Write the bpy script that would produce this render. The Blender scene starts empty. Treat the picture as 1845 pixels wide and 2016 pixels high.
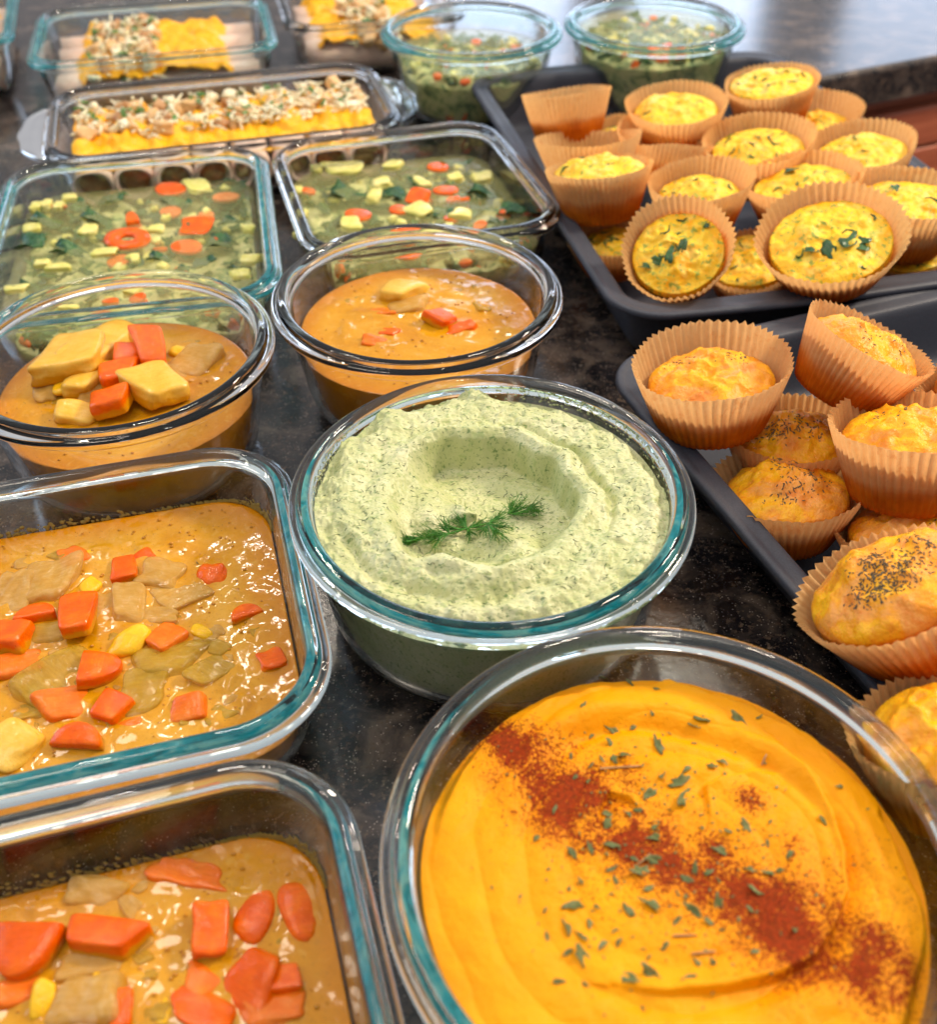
import bpy, math, random
import numpy as np
from mathutils import Matrix, Vector

# ------------------------------------------------------------------ scene, camera, light
SC = bpy.context.scene
COL = SC.collection
random.seed(7)
RNG = np.random.default_rng(7)
K = 0.001                                   # everything below is written in millimetres
CAM_H = 387.0
F, PITCH, ROLL, PW, PH = 2018.0, math.radians(41.887), math.radians(-0.4045), 1845.0, 2015.0
cp, sp, cr, sr = math.cos(PITCH), math.sin(PITCH), math.cos(ROLL), math.sin(ROLL)
RT, UP, FW = np.array([1., 0, 0]), np.array([0, sp, cp]), np.array([0, cp, -sp])
XC, YC = cr * RT + sr * UP, -sr * RT + cr * UP
cam_d = bpy.data.cameras.new("camera")
cam = bpy.data.objects.new("camera", cam_d)
COL.objects.link(cam)
cam.matrix_world = Matrix(((XC[0], YC[0], -FW[0], 0), (XC[1], YC[1], -FW[1], 0), (XC[2], YC[2], -FW[2], CAM_H * K), (0, 0, 0, 1)))
cam_d.sensor_fit = 'HORIZONTAL'
cam_d.sensor_width = 36
cam_d.lens = 36 * F / PW
cam_d.clip_start, cam_d.clip_end = 0.01, 50
cam_d.dof.use_dof = True
cam_d.dof.focus_distance = 0.50
cam_d.dof.aperture_fstop = 8.5
SC.camera = cam

W = bpy.data.worlds.new("World")
SC.world = W
W.use_nodes = True
_t = W.node_tree
_c = _t.nodes.new('ShaderNodeTexCoord')
_s = _t.nodes.new('ShaderNodeSeparateXYZ')
_r = _t.nodes.new('ShaderNodeValToRGB')          # room: dim floor side, mid walls, pale ceiling
_m = _t.nodes.new('ShaderNodeMapRange')
_m.inputs[1].default_value, _m.inputs[2].default_value = -1, 1
_t.links.new(_c.outputs['Generated'], _s.inputs[0])
_t.links.new(_s.outputs[2], _m.inputs[0])
_t.links.new(_m.outputs[0], _r.inputs[0])
for _e, (_p, _k) in zip([_r.color_ramp.elements[0], _r.color_ramp.elements[1], _r.color_ramp.elements.new(.5)], ((.3, (.10, .07, .05)), (.85, (1.0, .95, .88)), (.52, (.42, .42, .46)))):
    _e.position, _e.color = _p, (*_k, 1)
_t.links.new(_r.outputs[0], _t.nodes["Background"].inputs[0])
_t.nodes["Background"].inputs[1].default_value = 0.68

def area(name, loc, target, sx, sy, power, color, shape='RECTANGLE'):
    d = bpy.data.lights.new(name, 'AREA')
    d.shape, d.size, d.size_y, d.energy, d.color = shape, sx, sy, power, color
    o = bpy.data.objects.new(name, d)
    COL.objects.link(o)
    o.location = loc
    o.rotation_euler = (Vector(target) - Vector(loc)).to_track_quat('-Z', 'Y').to_euler()
    return o
CT = (0.05, 0.6, 0)
area("ceiling_light", (1.5, 1.05, 1.3), CT, 0.30, 0.30, 36, (1.0, 0.84, 0.64), 'DISK')
area("ceiling_light", (-0.7, 0.5, 1.9), CT, 0.6, 0.6, 9, (1.0, 0.85, 0.68), 'DISK')
for lx, ly in ((-0.95, 1.5), (-0.7, 1.85), (0.5, 1.8), (-0.55, 2.15), (0.2, 2.3), (0.95, 2.1), (1.4, 0.7), (0.3, 0.2)):
    area("recessed_glint_lamp", (lx, ly, 2.0), (lx, ly, 0), 0.12, 0.12, 3.4, (1.0, 0.86, 0.7), 'DISK')  # ceiling cans, more of them added so the curry catches glints
for wx in (0.15, 0.85, 1.9):
    area("window_light", (wx, 4.1, 0.95), (wx * .5, 1.0, 0.2), 0.5 if wx < 1.5 else 0.9, 1.3, 9.0, (0.62, 0.76, 1.0))
area("side_window_light", (-2.3, 1.3, 1.0), (0, 0.8, 0), 1.5, 1.1, 16, (0.55, 0.75, 1.0))

SC.view_settings.view_transform = 'Standard'
SC.view_settings.look = 'None'
SC.view_settings.exposure = 0.12
SC.view_settings.gamma = 1.0
cy = SC.cycles
cy.max_bounces, cy.transmission_bounces, cy.glossy_bounces, cy.diffuse_bounces = 20, 18, 8, 4
cy.transparent_max_bounces = 16
cy.caustics_reflective = False
cy.caustics_refractive = True
cy.blur_glossy = 0.6
cy.sample_clamp_indirect = 4.0
cy.use_denoising = True
cy.use_adaptive_sampling = True
cy.adaptive_threshold = 0.02

# ------------------------------------------------------------------ helpers
def at(u, v, z=0.0):
    """point of the horizontal plane at height z (mm) seen along a direction of the view"""
    a, b = u - PW / 2, v - PH / 2
    x, y = cr * a + sr * b, -(-sr * a + cr * b)
    d = np.array([x, y * sp + F * cp, y * cp - F * sp])
    return np.array([0, 0, CAM_H]) + d * ((z - CAM_H) / d[2])

def rotm(deg):
    a = math.radians(deg)
    return np.array([[math.cos(a), -math.sin(a)], [math.sin(a), math.cos(a)]])

class Noise2:
    def __init__(s, seed):
        s.g = np.random.default_rng(seed).random((256, 256)) * 2 - 1
    def __call__(s, x, y):
        xi, yi = np.floor(x).astype(int), np.floor(y).astype(int)
        fx, fy = x - xi, y - yi
        fx, fy = fx * fx * (3 - 2 * fx), fy * fy * (3 - 2 * fy)
        g = s.g
        a, b = g[xi & 255, yi & 255], g[(xi + 1) & 255, yi & 255]
        c, d = g[xi & 255, (yi + 1) & 255], g[(xi + 1) & 255, (yi + 1) & 255]
        return (a * (1 - fx) + b * fx) * (1 - fy) + (c * (1 - fx) + d * fx) * fy
def fbm(x, y, scale, octs, seed, gain=0.5):
    n, v, a = Noise2(seed), 0, 1.0
    x, y = np.asarray(x, float) / scale, np.asarray(y, float) / scale
    for i in range(octs):
        v = v + a * n(x + 17.3 * i, y - 9.1 * i)
        x, y, a = x * 2.03, y * 2.03, a * gain
    return v
def sstep(a, b, x):
    t = np.clip((np.asarray(x, float) - a) / (b - a), 0, 1)
    return t * t * (3 - 2 * t)

def make_mesh(name, V, Fc, mat, smooth=True):
    me = bpy.data.meshes.new(name)
    me.from_pydata((np.asarray(V, float) * K).tolist(), [], [tuple(int(i) for i in f) for f in Fc])
    if mat is not None:
        me.materials.append(mat)
    if smooth:
        me.polygons.foreach_set('use_smooth', [True] * len(me.polygons))
    me.update()
    return me
def link(name, me, parent=None, loc=(0, 0, 0), rot=None, kind=None, label=None):
    o = bpy.data.objects.new(name, me)
    COL.objects.link(o)
    o.location = [c * K for c in loc]
    if rot is not None:
        if len(rot) == 4:
            o.rotation_mode = 'QUATERNION'
            o.rotation_quaternion = rot
        else:
            o.rotation_euler = rot
    if parent is not None:
        o.parent = parent
    if kind:
        o['kind'] = kind
    if label:
        o['label'] = label
    return o
def obj(name, V, Fc, mat, parent=None, loc=(0, 0, 0), smooth=True, kind=None, label=None, rot=None):
    return link(name, make_mesh(name, V, Fc, mat, smooth), parent, loc, rot, kind, label)
def tag(o, label, cat, group=None):
    o['label'], o['category'] = label, cat
    if group:
        o['group'] = group
    return o
def empty(name, loc, label, cat, group=None, rot=None):
    o = link(name, None, None, loc, rot)
    o.empty_display_size = 0.02
    return tag(o, label, cat, group)

def grid_faces(rows, n, closed=True, off=0):
    f = []
    m = n if closed else n - 1
    for i in range(rows - 1):
        a, b = off + i * n, off + (i + 1) * n
        for k in range(m):
            k2 = (k + 1) % n
            f.append((a + k, a + k2, b + k2, b + k))
    return f
def chaikin(P, it):
    P = [np.array(p, float) for p in P]
    for _ in range(it):
        Q = [P[0]]
        for a, b in zip(P[:-1], P[1:]):
            Q += [a * .75 + b * .25, a * .25 + b * .75]
        P = Q + [P[-1]]
    return P

class Circle:
    def __init__(s, R, n=192):
        s.R, s.n = R, n
    def __call__(s, d):
        t = np.linspace(0, 2 * np.pi, s.n, endpoint=False)
        return np.stack([np.cos(t), np.sin(t)], 1) * (s.R - d)
class RRect:
    def __init__(s, a, b, rc, yaw, nc=16, ns=14, bow=0, bowd=20):
        s.a, s.b, s.rc, s.yaw, s.nc, s.ns, s.bow, s.bowd = a, b, rc, yaw, nc, ns, bow, bowd
        s.n = 4 * (nc + ns)
    def __call__(s, d):
        a, b, r = s.a - d, s.b - d, max(s.rc - 0.85 * d, 6)
        P = []
        cs = [(a - r, b - r, 0), (-(a - r), b - r, 90), (-(a - r), -(b - r), 180), (a - r, -(b - r), 270)]
        for i, (cx, cy_, a0) in enumerate(cs):
            for k in range(s.nc):
                t = math.radians(a0 + 90 * k / (s.nc - 1))
                P.append((cx + r * math.cos(t), cy_ + r * math.sin(t)))
            nx = cs[(i + 1) % 4]
            t = math.radians(a0 + 90)
            p0 = np.array([cx + r * math.cos(t), cy_ + r * math.sin(t)])
            p1 = np.array([nx[0] + r * math.cos(t), nx[1] + r * math.sin(t)])
            for k in range(s.ns):
                P.append(tuple(p0 + (p1 - p0) * (k + 1) / (s.ns + 1)))
        P = np.array(P)
        if s.bow:
            w = max(0, 1 - d / s.bowd)
            P[:, 1] += np.sign(P[:, 1]) * s.bow * w * (1 - (P[:, 0] / s.a) ** 2) * (np.abs(P[:, 1]) > (b - r) * .98)
        return P @ rotm(s.yaw).T

def sweep(out, prof):
    """closed solid: profile of (inset, z) from the bottom outside over the rim to the floor inside"""
    V = []
    for d, z in prof:
        ring = out(d)
        V.append(np.column_stack([ring, np.full(len(ring), z)]))
    n = out.n
    rows = len(prof)
    V = np.concatenate(V)
    Fc = grid_faces(rows, n)
    Fc.append(tuple(range(n - 1, -1, -1)))
    Fc.append(tuple(range((rows - 1) * n, rows * n)))
    return V, Fc

# ------------------------------------------------------------------ materials
class NT:
    def __init__(s, name):
        s.m = bpy.data.materials.new(name)
        s.m.use_nodes = True
        s.t = s.m.node_tree
        s.t.nodes.clear()
        s.out = s.n('ShaderNodeOutputMaterial')
    def n(s, typ, ins=None, **kw):
        nd = s.t.nodes.new(typ)
        for k, v in kw.items():
            setattr(nd, k, v)
        for k, v in (ins or {}).items():
            s.set(nd.inputs[k], v)
        return nd
    def set(s, sock, v):
        if isinstance(v, bpy.types.NodeSocket):
            s.t.links.new(v, sock)
        elif isinstance(v, (tuple, list)) and len(v) == 3 and sock.type == 'RGBA':
            sock.default_value = (*v, 1)
        else:
            sock.default_value = v
    def coord(s, kind='Object', scale=1000.0, rand=False):
        tc = s.n('ShaderNodeTexCoord').outputs[kind]
        v = s.n('ShaderNodeVectorMath', {0: tc, 3: scale}, operation='SCALE').outputs[0]
        if rand:
            r = s.n('ShaderNodeObjectInfo').outputs['Random']
            r = s.n('ShaderNodeMath', {0: r, 1: 900.0}, operation='MULTIPLY').outputs[0]
            v = s.n('ShaderNodeVectorMath', {0: v, 1: r}, operation='ADD').outputs[0]
        return v
    def noise(s, co, scale, detail=3, rough=.55, dist=0):
        return s.n('ShaderNodeTexNoise', {'Vector': co, 'Scale': scale, 'Detail': detail, 'Roughness': rough, 'Distortion': dist}).outputs[0]
    def voro(s, co, scale, feature='F1', out=0, rnd=1.0):
        return s.n('ShaderNodeTexVoronoi', {'Vector': co, 'Scale': scale, 'Randomness': rnd}, feature=feature).outputs[out]
    def ramp(s, x, stops):
        r = s.n('ShaderNodeValToRGB', {0: x})
        e = r.color_ramp.elements
        while len(e) < len(stops):
            e.new(0.5)
        for el, (p, c) in zip(e, stops):
            el.position = p
            el.color = (*c, 1) if isinstance(c, (tuple, list)) else (c, c, c, 1)
        return r.outputs[0]
    def mix(s, f, a, b, mode='MIX'):
        m = s.n('ShaderNodeMix', data_type='RGBA', blend_type=mode)
        s.set(m.inputs[0], f)
        s.set(m.inputs[6], a)
        s.set(m.inputs[7], b)
        return m.outputs[2]
    def math(s, op, a, b=0.0, c=0.0):
        return s.n('ShaderNodeMath', {0: a, 1: b, 2: c}, operation=op).outputs[0]
    def bump(s, h, strength, dist=0.001, normal=None):
        ins = {'Height': h, 'Strength': strength, 'Distance': dist}
        if normal is not None:
            ins['Normal'] = normal
        return s.n('ShaderNodeBump', ins).outputs[0]
    def bsdf(s, col, rough=.5, normal=None, **kw):
        ins = {'Base Color': col, 'Roughness': rough}
        if normal is not None:
            ins['Normal'] = normal
        b = s.n('ShaderNodeBsdfPrincipled', ins)
        for k, v in kw.items():
            s.set(b.inputs[k.replace('_', ' ')], v)
        return b.outputs[0]
    def done(s, sh, vol=None):
        s.t.links.new(sh, s.out.inputs[0])
        if vol is not None:
            s.t.links.new(vol, s.out.inputs[1])
        return s.m

def glass_mat(name, col, density):
    t = NT(name)
    co = t.coord()
    nb = t.bump(t.noise(co, .06, 1), .12, .002)
    rg = t.ramp(t.noise(co, .045, 4, .7), [(.60, 0.0), (.72, .10)])
    g = t.bsdf((1, 1, 1), rg, nb, IOR=1.47, Transmission_Weight=1.0)
    v = t.n('ShaderNodeVolumeAbsorption', {'Color': col, 'Density': density}).outputs[0]
    return t.done(g, v)
GLASS_T = glass_mat('teal_tinted_glass', (0.35, 0.95, 0.97), 5.0)
GLASS_C = glass_mat('clear_glass', (0.80, 0.93, 0.90), 4.0)
def rim_glow_mat(name, c1, c2):
    """piped light in teal glass, painted as colour: clear face on, saturated edge on"""
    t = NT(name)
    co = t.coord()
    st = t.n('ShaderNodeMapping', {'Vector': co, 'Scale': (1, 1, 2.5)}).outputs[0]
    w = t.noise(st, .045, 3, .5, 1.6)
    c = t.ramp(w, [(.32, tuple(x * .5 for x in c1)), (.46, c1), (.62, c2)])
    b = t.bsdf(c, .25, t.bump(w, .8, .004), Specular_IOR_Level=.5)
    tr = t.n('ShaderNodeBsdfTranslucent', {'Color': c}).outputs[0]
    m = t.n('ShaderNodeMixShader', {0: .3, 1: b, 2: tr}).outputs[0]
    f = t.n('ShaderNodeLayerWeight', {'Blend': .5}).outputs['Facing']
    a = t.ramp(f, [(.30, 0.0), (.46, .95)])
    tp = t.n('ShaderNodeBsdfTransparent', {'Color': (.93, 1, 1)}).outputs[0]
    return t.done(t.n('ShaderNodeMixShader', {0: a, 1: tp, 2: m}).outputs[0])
RIM_GLOW = rim_glow_mat('painted_teal_rim_glow', (.01, .66, .80), (.32, 1.0, .98))

def granite():
    t = NT('dark_speckled_granite')
    co = t.coord()
    n1 = t.noise(co, .035, 5, .62, .6)
    n2 = t.noise(co, .28, 4, .7)
    base = t.ramp(n1, [(0, (.004, .004, .006)), (.44, (.010, .009, .011)), (.54, (.042, .033, .030)), (.64, (.11, .082, .066)), (1, (.22, .18, .15))])
    sp1 = t.ramp(n2, [(0, 0.0), (.53, 0.0), (.62, .9), (1, 1.0)])
    c = t.mix(sp1, base, t.ramp(t.noise(co, .09, 2), [(.3, (.02, .016, .018)), (.6, (.12, .08, .055)), (.8, (.20, .16, .13))]))
    v = t.voro(co, .55)
    sp2 = t.ramp(v, [(0, 1.0), (.16, .8), (.26, 0.0), (1, 0.0)])
    sel = t.ramp(t.noise(co, .16, 2), [(.46, 0.0), (.56, .9)])
    c = t.mix(t.math('MULTIPLY', sp2, sel), c, (.36, .29, .24))
    rg = t.ramp(t.noise(co, .4, 2), [(.3, .10), (.7, .24)])
    return t.done(t.bsdf(c, rg, t.bump(n2, .10, .0006), Specular_IOR_Level=.6))
GRANITE = granite()

def liquid_curry():
    t = NT('orange_curry_broth')
    co = t.coord()
    n = t.noise(co, .022, 5, .65, 1.2)
    c = t.ramp(n, [(.28, (.50, .19, .0)), (.46, (.58, .255, .002)), (.56, (.61, .29, .012)), (.74, (.65, .34, .04))])
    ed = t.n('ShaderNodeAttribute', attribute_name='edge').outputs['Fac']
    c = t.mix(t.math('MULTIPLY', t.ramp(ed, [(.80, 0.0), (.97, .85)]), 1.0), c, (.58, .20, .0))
    f = t.noise(co, 1.0, 4, .75)
    c = t.mix(t.ramp(f, [(.30, .6), (.43, 0.0)]), c, (.26, .10, .008))
    f2 = t.noise(co, .16, 4, .7, .8)
    c = t.mix(t.ramp(f2, [(.56, 0.0), (.66, .45)]), c, (.66, .36, .06))
    c = t.mix(t.ramp(f2, [(.30, .5), (.38, 0.0)]), c, (.46, .19, .012))
    sp = t.ramp(t.voro(co, .42), [(0, 1.0), (.08, 1.0), (.12, 0.0)])
    sel = t.ramp(t.noise(co, .3, 1), [(.52, 0.0), (.56, 1.0)])
    c = t.mix(t.math('MULTIPLY', sp, sel), c, (.10, .035, .008))
    b = t.bump(t.noise(co, .05, 2), .6, .003)
    b = t.bump(t.noise(co, .20, 2), .13, .0012, b)
    return t.done(t.bsdf(c, .10, b, Specular_IOR_Level=.55))
CURRY = liquid_curry()

def plain(name, col, rough=.5, **kw):
    t = NT(name)
    co = t.coord(rand=True)
    c = t.mix(t.noise(co, .3, 3), tuple(x * .75 for x in col), tuple(min(1, x * 1.2) for x in col))
    return t.done(t.bsdf(c, rough, None, **kw))
DROP = plain('glint_broth_drop', (.50, .20, .010), .04)
def veg(name, c1, c2, c3, rough=.22, scale=.12, bump=.25, film=False, alpha=1.0, fib=0.0):
    t = NT(name)
    co = t.coord(rand=True)
    n = t.noise(co, scale, 4, .6, .4)
    c = t.ramp(n, [(.28, c1), (.5, c2), (.72, c3)])
    r = t.n('ShaderNodeObjectInfo').outputs['Random']
    c = t.mix(t.math('MULTIPLY', r, .35), c, c1)
    st = t.n('ShaderNodeMapping', {'Vector': co, 'Scale': (.16, 1, .5), 'Rotation': (0, 0, .5)}).outputs[0]
    fb = t.noise(st, .9, 3, .6)
    c = t.mix(t.math('MULTIPLY', t.ramp(fb, [(.42, .8), (.6, 0.0)]), .25 + fib * .4), c, tuple(x * .72 for x in c1))
    sp = t.ramp(t.voro(co, .5), [(0, 1.0), (.07, 1.0), (.1, 0.0)])
    sel = t.ramp(t.noise(co, .4, 1), [(.55, 0.0), (.6, .8)])
    c = t.mix(t.math('MULTIPLY', sp, sel), c, tuple(x * .25 for x in c1))
    rg = t.ramp(t.noise(co, .35, 3), [(.35, rough * .6), (.7, rough * 1.6)])
    nb = t.bump(t.noise(co, scale * 5, 4, .65), bump * .9, .0007, t.bump(fb, .2 + fib, .0005))
    al = alpha
    if film:                                     # sauce clinging to the low parts of the piece
        z = t.n('ShaderNodeSeparateXYZ', {0: t.coord()}).outputs[2]
        m = t.math('ADD', t.math('MULTIPLY', z, .22), t.math('MULTIPLY', t.noise(co, .16, 4, .6), 1.6))
        f = t.ramp(m, [(.62, 1.0), (.98, .55), (1.18, .10), (1.4, .0)] if False else [(.0, 1.0), (.52, .92), (.78, .30), (.98, .04)])
        c = t.mix(f, c, (.58, .25, .003))
        nb = t.bump(t.noise(co, .3, 2), .25, .0010, nb)
        rg = t.math('MULTIPLY', rg, .7)
    return t.done(t.bsdf(c, rg, nb, Specular_IOR_Level=.32, Alpha=al, Subsurface_Weight=.12, Subsurface_Radius=(.004, .002, .001), Subsurface_Scale=1.0))
CARROT = veg('carrot', (.70, .075, .0), (.84, .122, .0), (.90, .19, .003), .13)
CARROT_P = veg('creamy_carrot', (.72, .13, .012), (.78, .19, .025), (.80, .28, .07))
POTATO = veg('potato', (.70, .36, .03), (.80, .47, .07), (.84, .58, .15))
CORN = veg('yellow_squash', (.80, .40, .006), (.88, .52, .012), (.90, .60, .06))
CELERY = veg('celery', (.42, .22, .012), (.56, .31, .03), (.66, .42, .10), .14, .2)
ONION = veg('onion', (.66, .32, .05), (.72, .40, .10), (.80, .52, .22), .12, .3)
PARS = veg('chopped_parsley', (.03, .11, .02), (.06, .19, .03), (.14, .32, .07), .4, .3)
HERBG = veg('dark_green_herb', (.006, .03, .008), (.012, .055, .014), (.03, .10, .03), .4, .3)
KALE = veg('kale', (.010, .05, .020), (.025, .10, .035), (.08, .20, .05), .3, .12)
ZUCC = veg('zucchini', (.58, .58, .12), (.78, .70, .22), (.86, .78, .38), .25, .1)
CABB = veg('shredded_cheese', (.78, .68, .40), (.86, .79, .56), (.92, .88, .72), .4, .1)
ROASTL = veg('golden_roasted_potato', (.58, .32, .12), (.70, .45, .20), (.78, .58, .32), .35, .1)
ROAST = veg('roasted_potato', (.36, .15, .05), (.50, .27, .11), (.62, .40, .20), .35, .1)
TORT = veg('flour_tortilla', (.66, .46, .36), (.76, .57, .46), (.82, .66, .55), .6, .06)
SAUCE = veg('orange_cheese_sauce', (.90, .40, .004), (.95, .47, .006), (.97, .54, .02), .35, .03)

CF = veg('carrot_in_sauce', (.70, .075, .0), (.84, .122, .0), (.90, .19, .003), .11, film=True, fib=.12)
CPF = veg('creamy_carrot_in_sauce', (.76, .13, .004), (.80, .17, .008), (.82, .24, .03), .11, film=True, fib=.12)
PF = veg('potato_in_sauce', (.72, .38, .03), (.80, .48, .07), (.84, .58, .15), .16, .1, .3, film=True)
YF = veg('squash_in_sauce', (.80, .40, .006), (.88, .52, .012), (.90, .60, .06), .15, film=True)
EF = veg('celery_in_sauce', (.46, .27, .012), (.56, .35, .03), (.68, .48, .12), .10, .16, film=True, alpha=.55, fib=.5)
OF = veg('onion_in_sauce', (.62, .33, .05), (.70, .42, .11), (.80, .56, .24), .07, .2, film=True, alpha=.62, fib=.35)
def broth_mat():
    t = NT('clear_green_broth')
    co = t.coord()
    n = t.noise(co, .02, 3)
    c = t.ramp(n, [(.3, (.50, .52, .18)), (.55, (.66, .62, .26)), (.75, (.78, .70, .36))])
    b = t.bump(t.noise(co, .05, 2), .3, .002)
    s = t.bsdf(c, .06, b, IOR=1.33, Alpha=.22)
    return t.done(s)
BROTH = broth_mat()
def murk_mat():
    t = NT('vegetable_murk')
    co = t.coord()
    n = t.noise(co, .085, 4, .65, .8)
    c = t.ramp(n, [(.32, (.03, .11, .04)), (.41, (.20, .32, .12)), (.48, (.60, .62, .26)), (.75, (.88, .82, .44))])
    return t.done(t.bsdf(c, .6))
MURK = murk_mat()

def dip_mat():
    t = NT('dill_dip')
    co = t.coord()
    n = t.noise(co, .05, 4, .6)
    c = t.ramp(n, [(.3, (.46, .49, .21)), (.5, (.55, .565, .285)), (.7, (.64, .63, .37))])
    for sc, dens, col in ((.22, .60, (.12, .22, .06)), (.5, .58, (.18, .27, .10)), (.16, .58, (.40, .47, .19))):
        st = t.n('ShaderNodeMapping', {'Vector': co, 'Rotation': (0, 0, sc * 9), 'Scale': (1, 2.6, 1)}).outputs[0]
        w = t.ramp(t.noise(st, sc, 3, .7), [(dens, 0.0), (dens + .06, .8)])
        c = t.mix(w, c, col)
    b = t.bump(t.noise(co, .35, 4, .7), .45, .0011)
    return t.done(t.bsdf(c, .38, b, Subsurface_Weight=.1, Subsurface_Radius=(.003, .003, .0015), Subsurface_Scale=1.0))
DIP = dip_mat()

def hummus_mat():
    t = NT('golden_pumpkin_dip')
    co = t.coord()
    n = t.noise(co, .03, 4, .6)
    c = t.ramp(n, [(.3, (.83, .295, .0)), (.5, (.87, .335, .0)), (.72, (.91, .385, .002))])
    d = t.n('ShaderNodeAttribute', attribute_name='paprika').outputs['Fac']
    fine = t.noise(co, .95, 2, .9)
    grain = t.noise(co, .42, 3, .8)
    g = t.math('ADD', t.math('MULTIPLY', fine, .62), t.math('MULTIPLY', grain, .38))
    m = t.math('ADD', g, t.math('MULTIPLY', d, .280))
    mask = t.ramp(m, [(.655, 0.0), (.70, .92)])
    pap = t.ramp(t.noise(co, .8, 2), [(.3, (.11, .006, .001)), (.7, (.32, .020, .002))])
    soft = t.math('MULTIPLY', t.ramp(d, [(.1, 0.0), (1.0, .42)]), 1.0)
    c = t.mix(soft, c, (.62, .10, .002))
    c = t.mix(mask, c, pap)
    rg = t.math('ADD', .36, t.math('MULTIPLY', mask, .4))
    b = t.bump(t.noise(co, .55, 4, .75), .5, .0009, t.bump(t.noise(co, .1, 4), .35, .002))
    b = t.bump(mask, .25, .0004, b)
    return t.done(t.bsdf(c, rg, b, Specular_IOR_Level=.14))
HUMMUS = hummus_mat()

def egg_mat(name, herbs):
    t = NT(name)
    co = t.coord(rand=True)
    n = t.noise(co, .05, 4, .65, .6)
    c = t.ramp(n, [(.25, (.90, .38, .004)), (.42, (.92, .46, .012)), (.52, (.88, .34, .010)), (.60, (.84, .36, .07)), (.72, (.72, .20, .015))] if herbs == 'dark' else [(.25, (.92, .48, .006)), (.45, (.95, .60, .03)), (.6, (.92, .44, .006)), (.75, (.86, .32, .01))])
    n2 = t.noise(co, .10, 3, .6)
    c = t.mix(t.ramp(n2, [(.50, 0.0), (.64, .5)]), c, (.74, .20, .012) if herbs == 'dark' else (.92, .74, .16))
    if herbs == 'green':
        c = t.mix(t.ramp(t.noise(co, .22, 3, .7), [(.55, 0.0), (.62, .85)]), c, (.22, .33, .05))
    b = t.bump(t.noise(co, .16, 4, .65), .9, .0022)
    return t.done(t.bsdf(c, .34, b, Specular_IOR_Level=.3, Subsurface_Weight=.15, Subsurface_Radius=(.005, .0025, .001), Subsurface_Scale=1.0))
EGG_D = egg_mat('baked_cheesy_egg', 'dark')
EGG_G = egg_mat('baked_egg_with_greens', 'green')

def liner_mat():
    t = NT('brown_baking_paper')
    co = t.n('ShaderNodeTexCoord').outputs['Object']
    z = t.n('ShaderNodeSeparateXYZ', {0: co}).outputs[2]
    cr_ = t.coord(rand=True)
    zz = t.math('ADD', t.math('MULTIPLY', z, 1000.0), t.math('MULTIPLY', t.noise(cr_, .06, 3), 9.0))
    sm = t.ramp(t.noise(cr_, .10, 4, .7), [(.56, 0.0), (.66, .35)])
    grease = t.ramp(t.math('DIVIDE', zz, 40.0), [(.34, 1.0), (.46, .85), (.58, .22), (.95, 0.0)])
    n = t.noise(cr_, .25, 4, .7)
    paper = t.ramp(n, [(.3, (.82, .48, .19)), (.7, (.90, .58, .26))])
    wet = t.ramp(t.noise(cr_, .07, 3), [(.3, (.52, .11, .002)), (.7, (.78, .25, .008))])
    c = t.mix(t.math('MAXIMUM', grease, sm), paper, wet)
    d = t.bsdf(c, .5, t.bump(n, .25, .0005), Specular_IOR_Level=.35)
    tr = t.n('ShaderNodeBsdfTranslucent', {'Color': c}).outputs[0]
    m = t.n('ShaderNodeMixShader', {0: .48, 1: d, 2: tr}).outputs[0]
    return t.done(m)
LINER = liner_mat()

def pan_mat():
    t = NT('dark_nonstick_steel')
    co = t.coord()
    n = t.noise(co, 1.5, 2)
    c = t.ramp(n, [(.35, (.040, .044, .060)), (.7, (.062, .067, .088))])
    return t.done(t.bsdf(c, t.ramp(t.noise(co, .03, 2), [(.3, .46), (.7, .58)]), t.bump(n, .15, .0003), Metallic=.1, Specular_IOR_Level=.30))
PAN = pan_mat()
FLAKE = veg('dried_herb_flake', (.085, .11, .03), (.14, .17, .055), (.24, .26, .12), .6, .3)
DARKHERB = plain('dried_black_herb', (.11, .085, .05), .7)
PAPSPECK = plain('paprika_grain', (.17, .012, .003), .8)
RESIDUE = plain('dried_curry_residue', (.26, .19, .04), .6)
def wood_mat():
    t = NT('red_brown_wood')
    co = t.coord()
    st = t.n('ShaderNodeMapping', {'Vector': co, 'Scale': (1, 1, 12)}).outputs[0]
    c = t.ramp(t.noise(st, .01, 4), [(.3, (.30, .075, .035)), (.7, (.46, .14, .07))])
    return t.done(t.bsdf(c, .35))
WOOD = wood_mat()

# ------------------------------------------------------------------ the counter and what is under it
def prism(poly, z0, z1, bev=6):
    P = np.array(poly, float)
    n = len(P)
    A = P - np.roll(P, 1, 0)
    B = np.roll(P, -1, 0) - P
    A /= np.linalg.norm(A, axis=1)[:, None]
    B /= np.linalg.norm(B, axis=1)[:, None]
    nA, nB = np.stack([-A[:, 1], A[:, 0]], 1), np.stack([-B[:, 1], B[:, 0]], 1)
    N = (nA + nB)
    N /= (N * nA).sum(1)[:, None]
    rows = [(0, z0)]
    for k in range(7):
        a = math.radians(15 * k)
        rows.append((bev * (1 - math.cos(a)), z1 - bev + bev * math.sin(a)))
    V = np.concatenate([np.column_stack([P + N * d, np.full(n, z)]) for d, z in rows])
    Fc = grid_faces(len(rows), n)
    Fc += [tuple(range(n - 1, -1, -1)), tuple(range((len(rows) - 1) * n, len(rows) * n))]
    return V, Fc
ED = np.array([math.cos(math.radians(23.9)), math.sin(math.radians(23.9))])
E0 = np.array([375., 1117.])
pn = E0 - ED * 38
pe = E0 + ED * 1500
V, Fc = prism([(-1300, -160), (900, -160), (900, 640), (430, 640), (418, 700), tuple(pn), tuple(pe), (pe[0], 2600), (-1300, 2600)], -40, 0)
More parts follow.
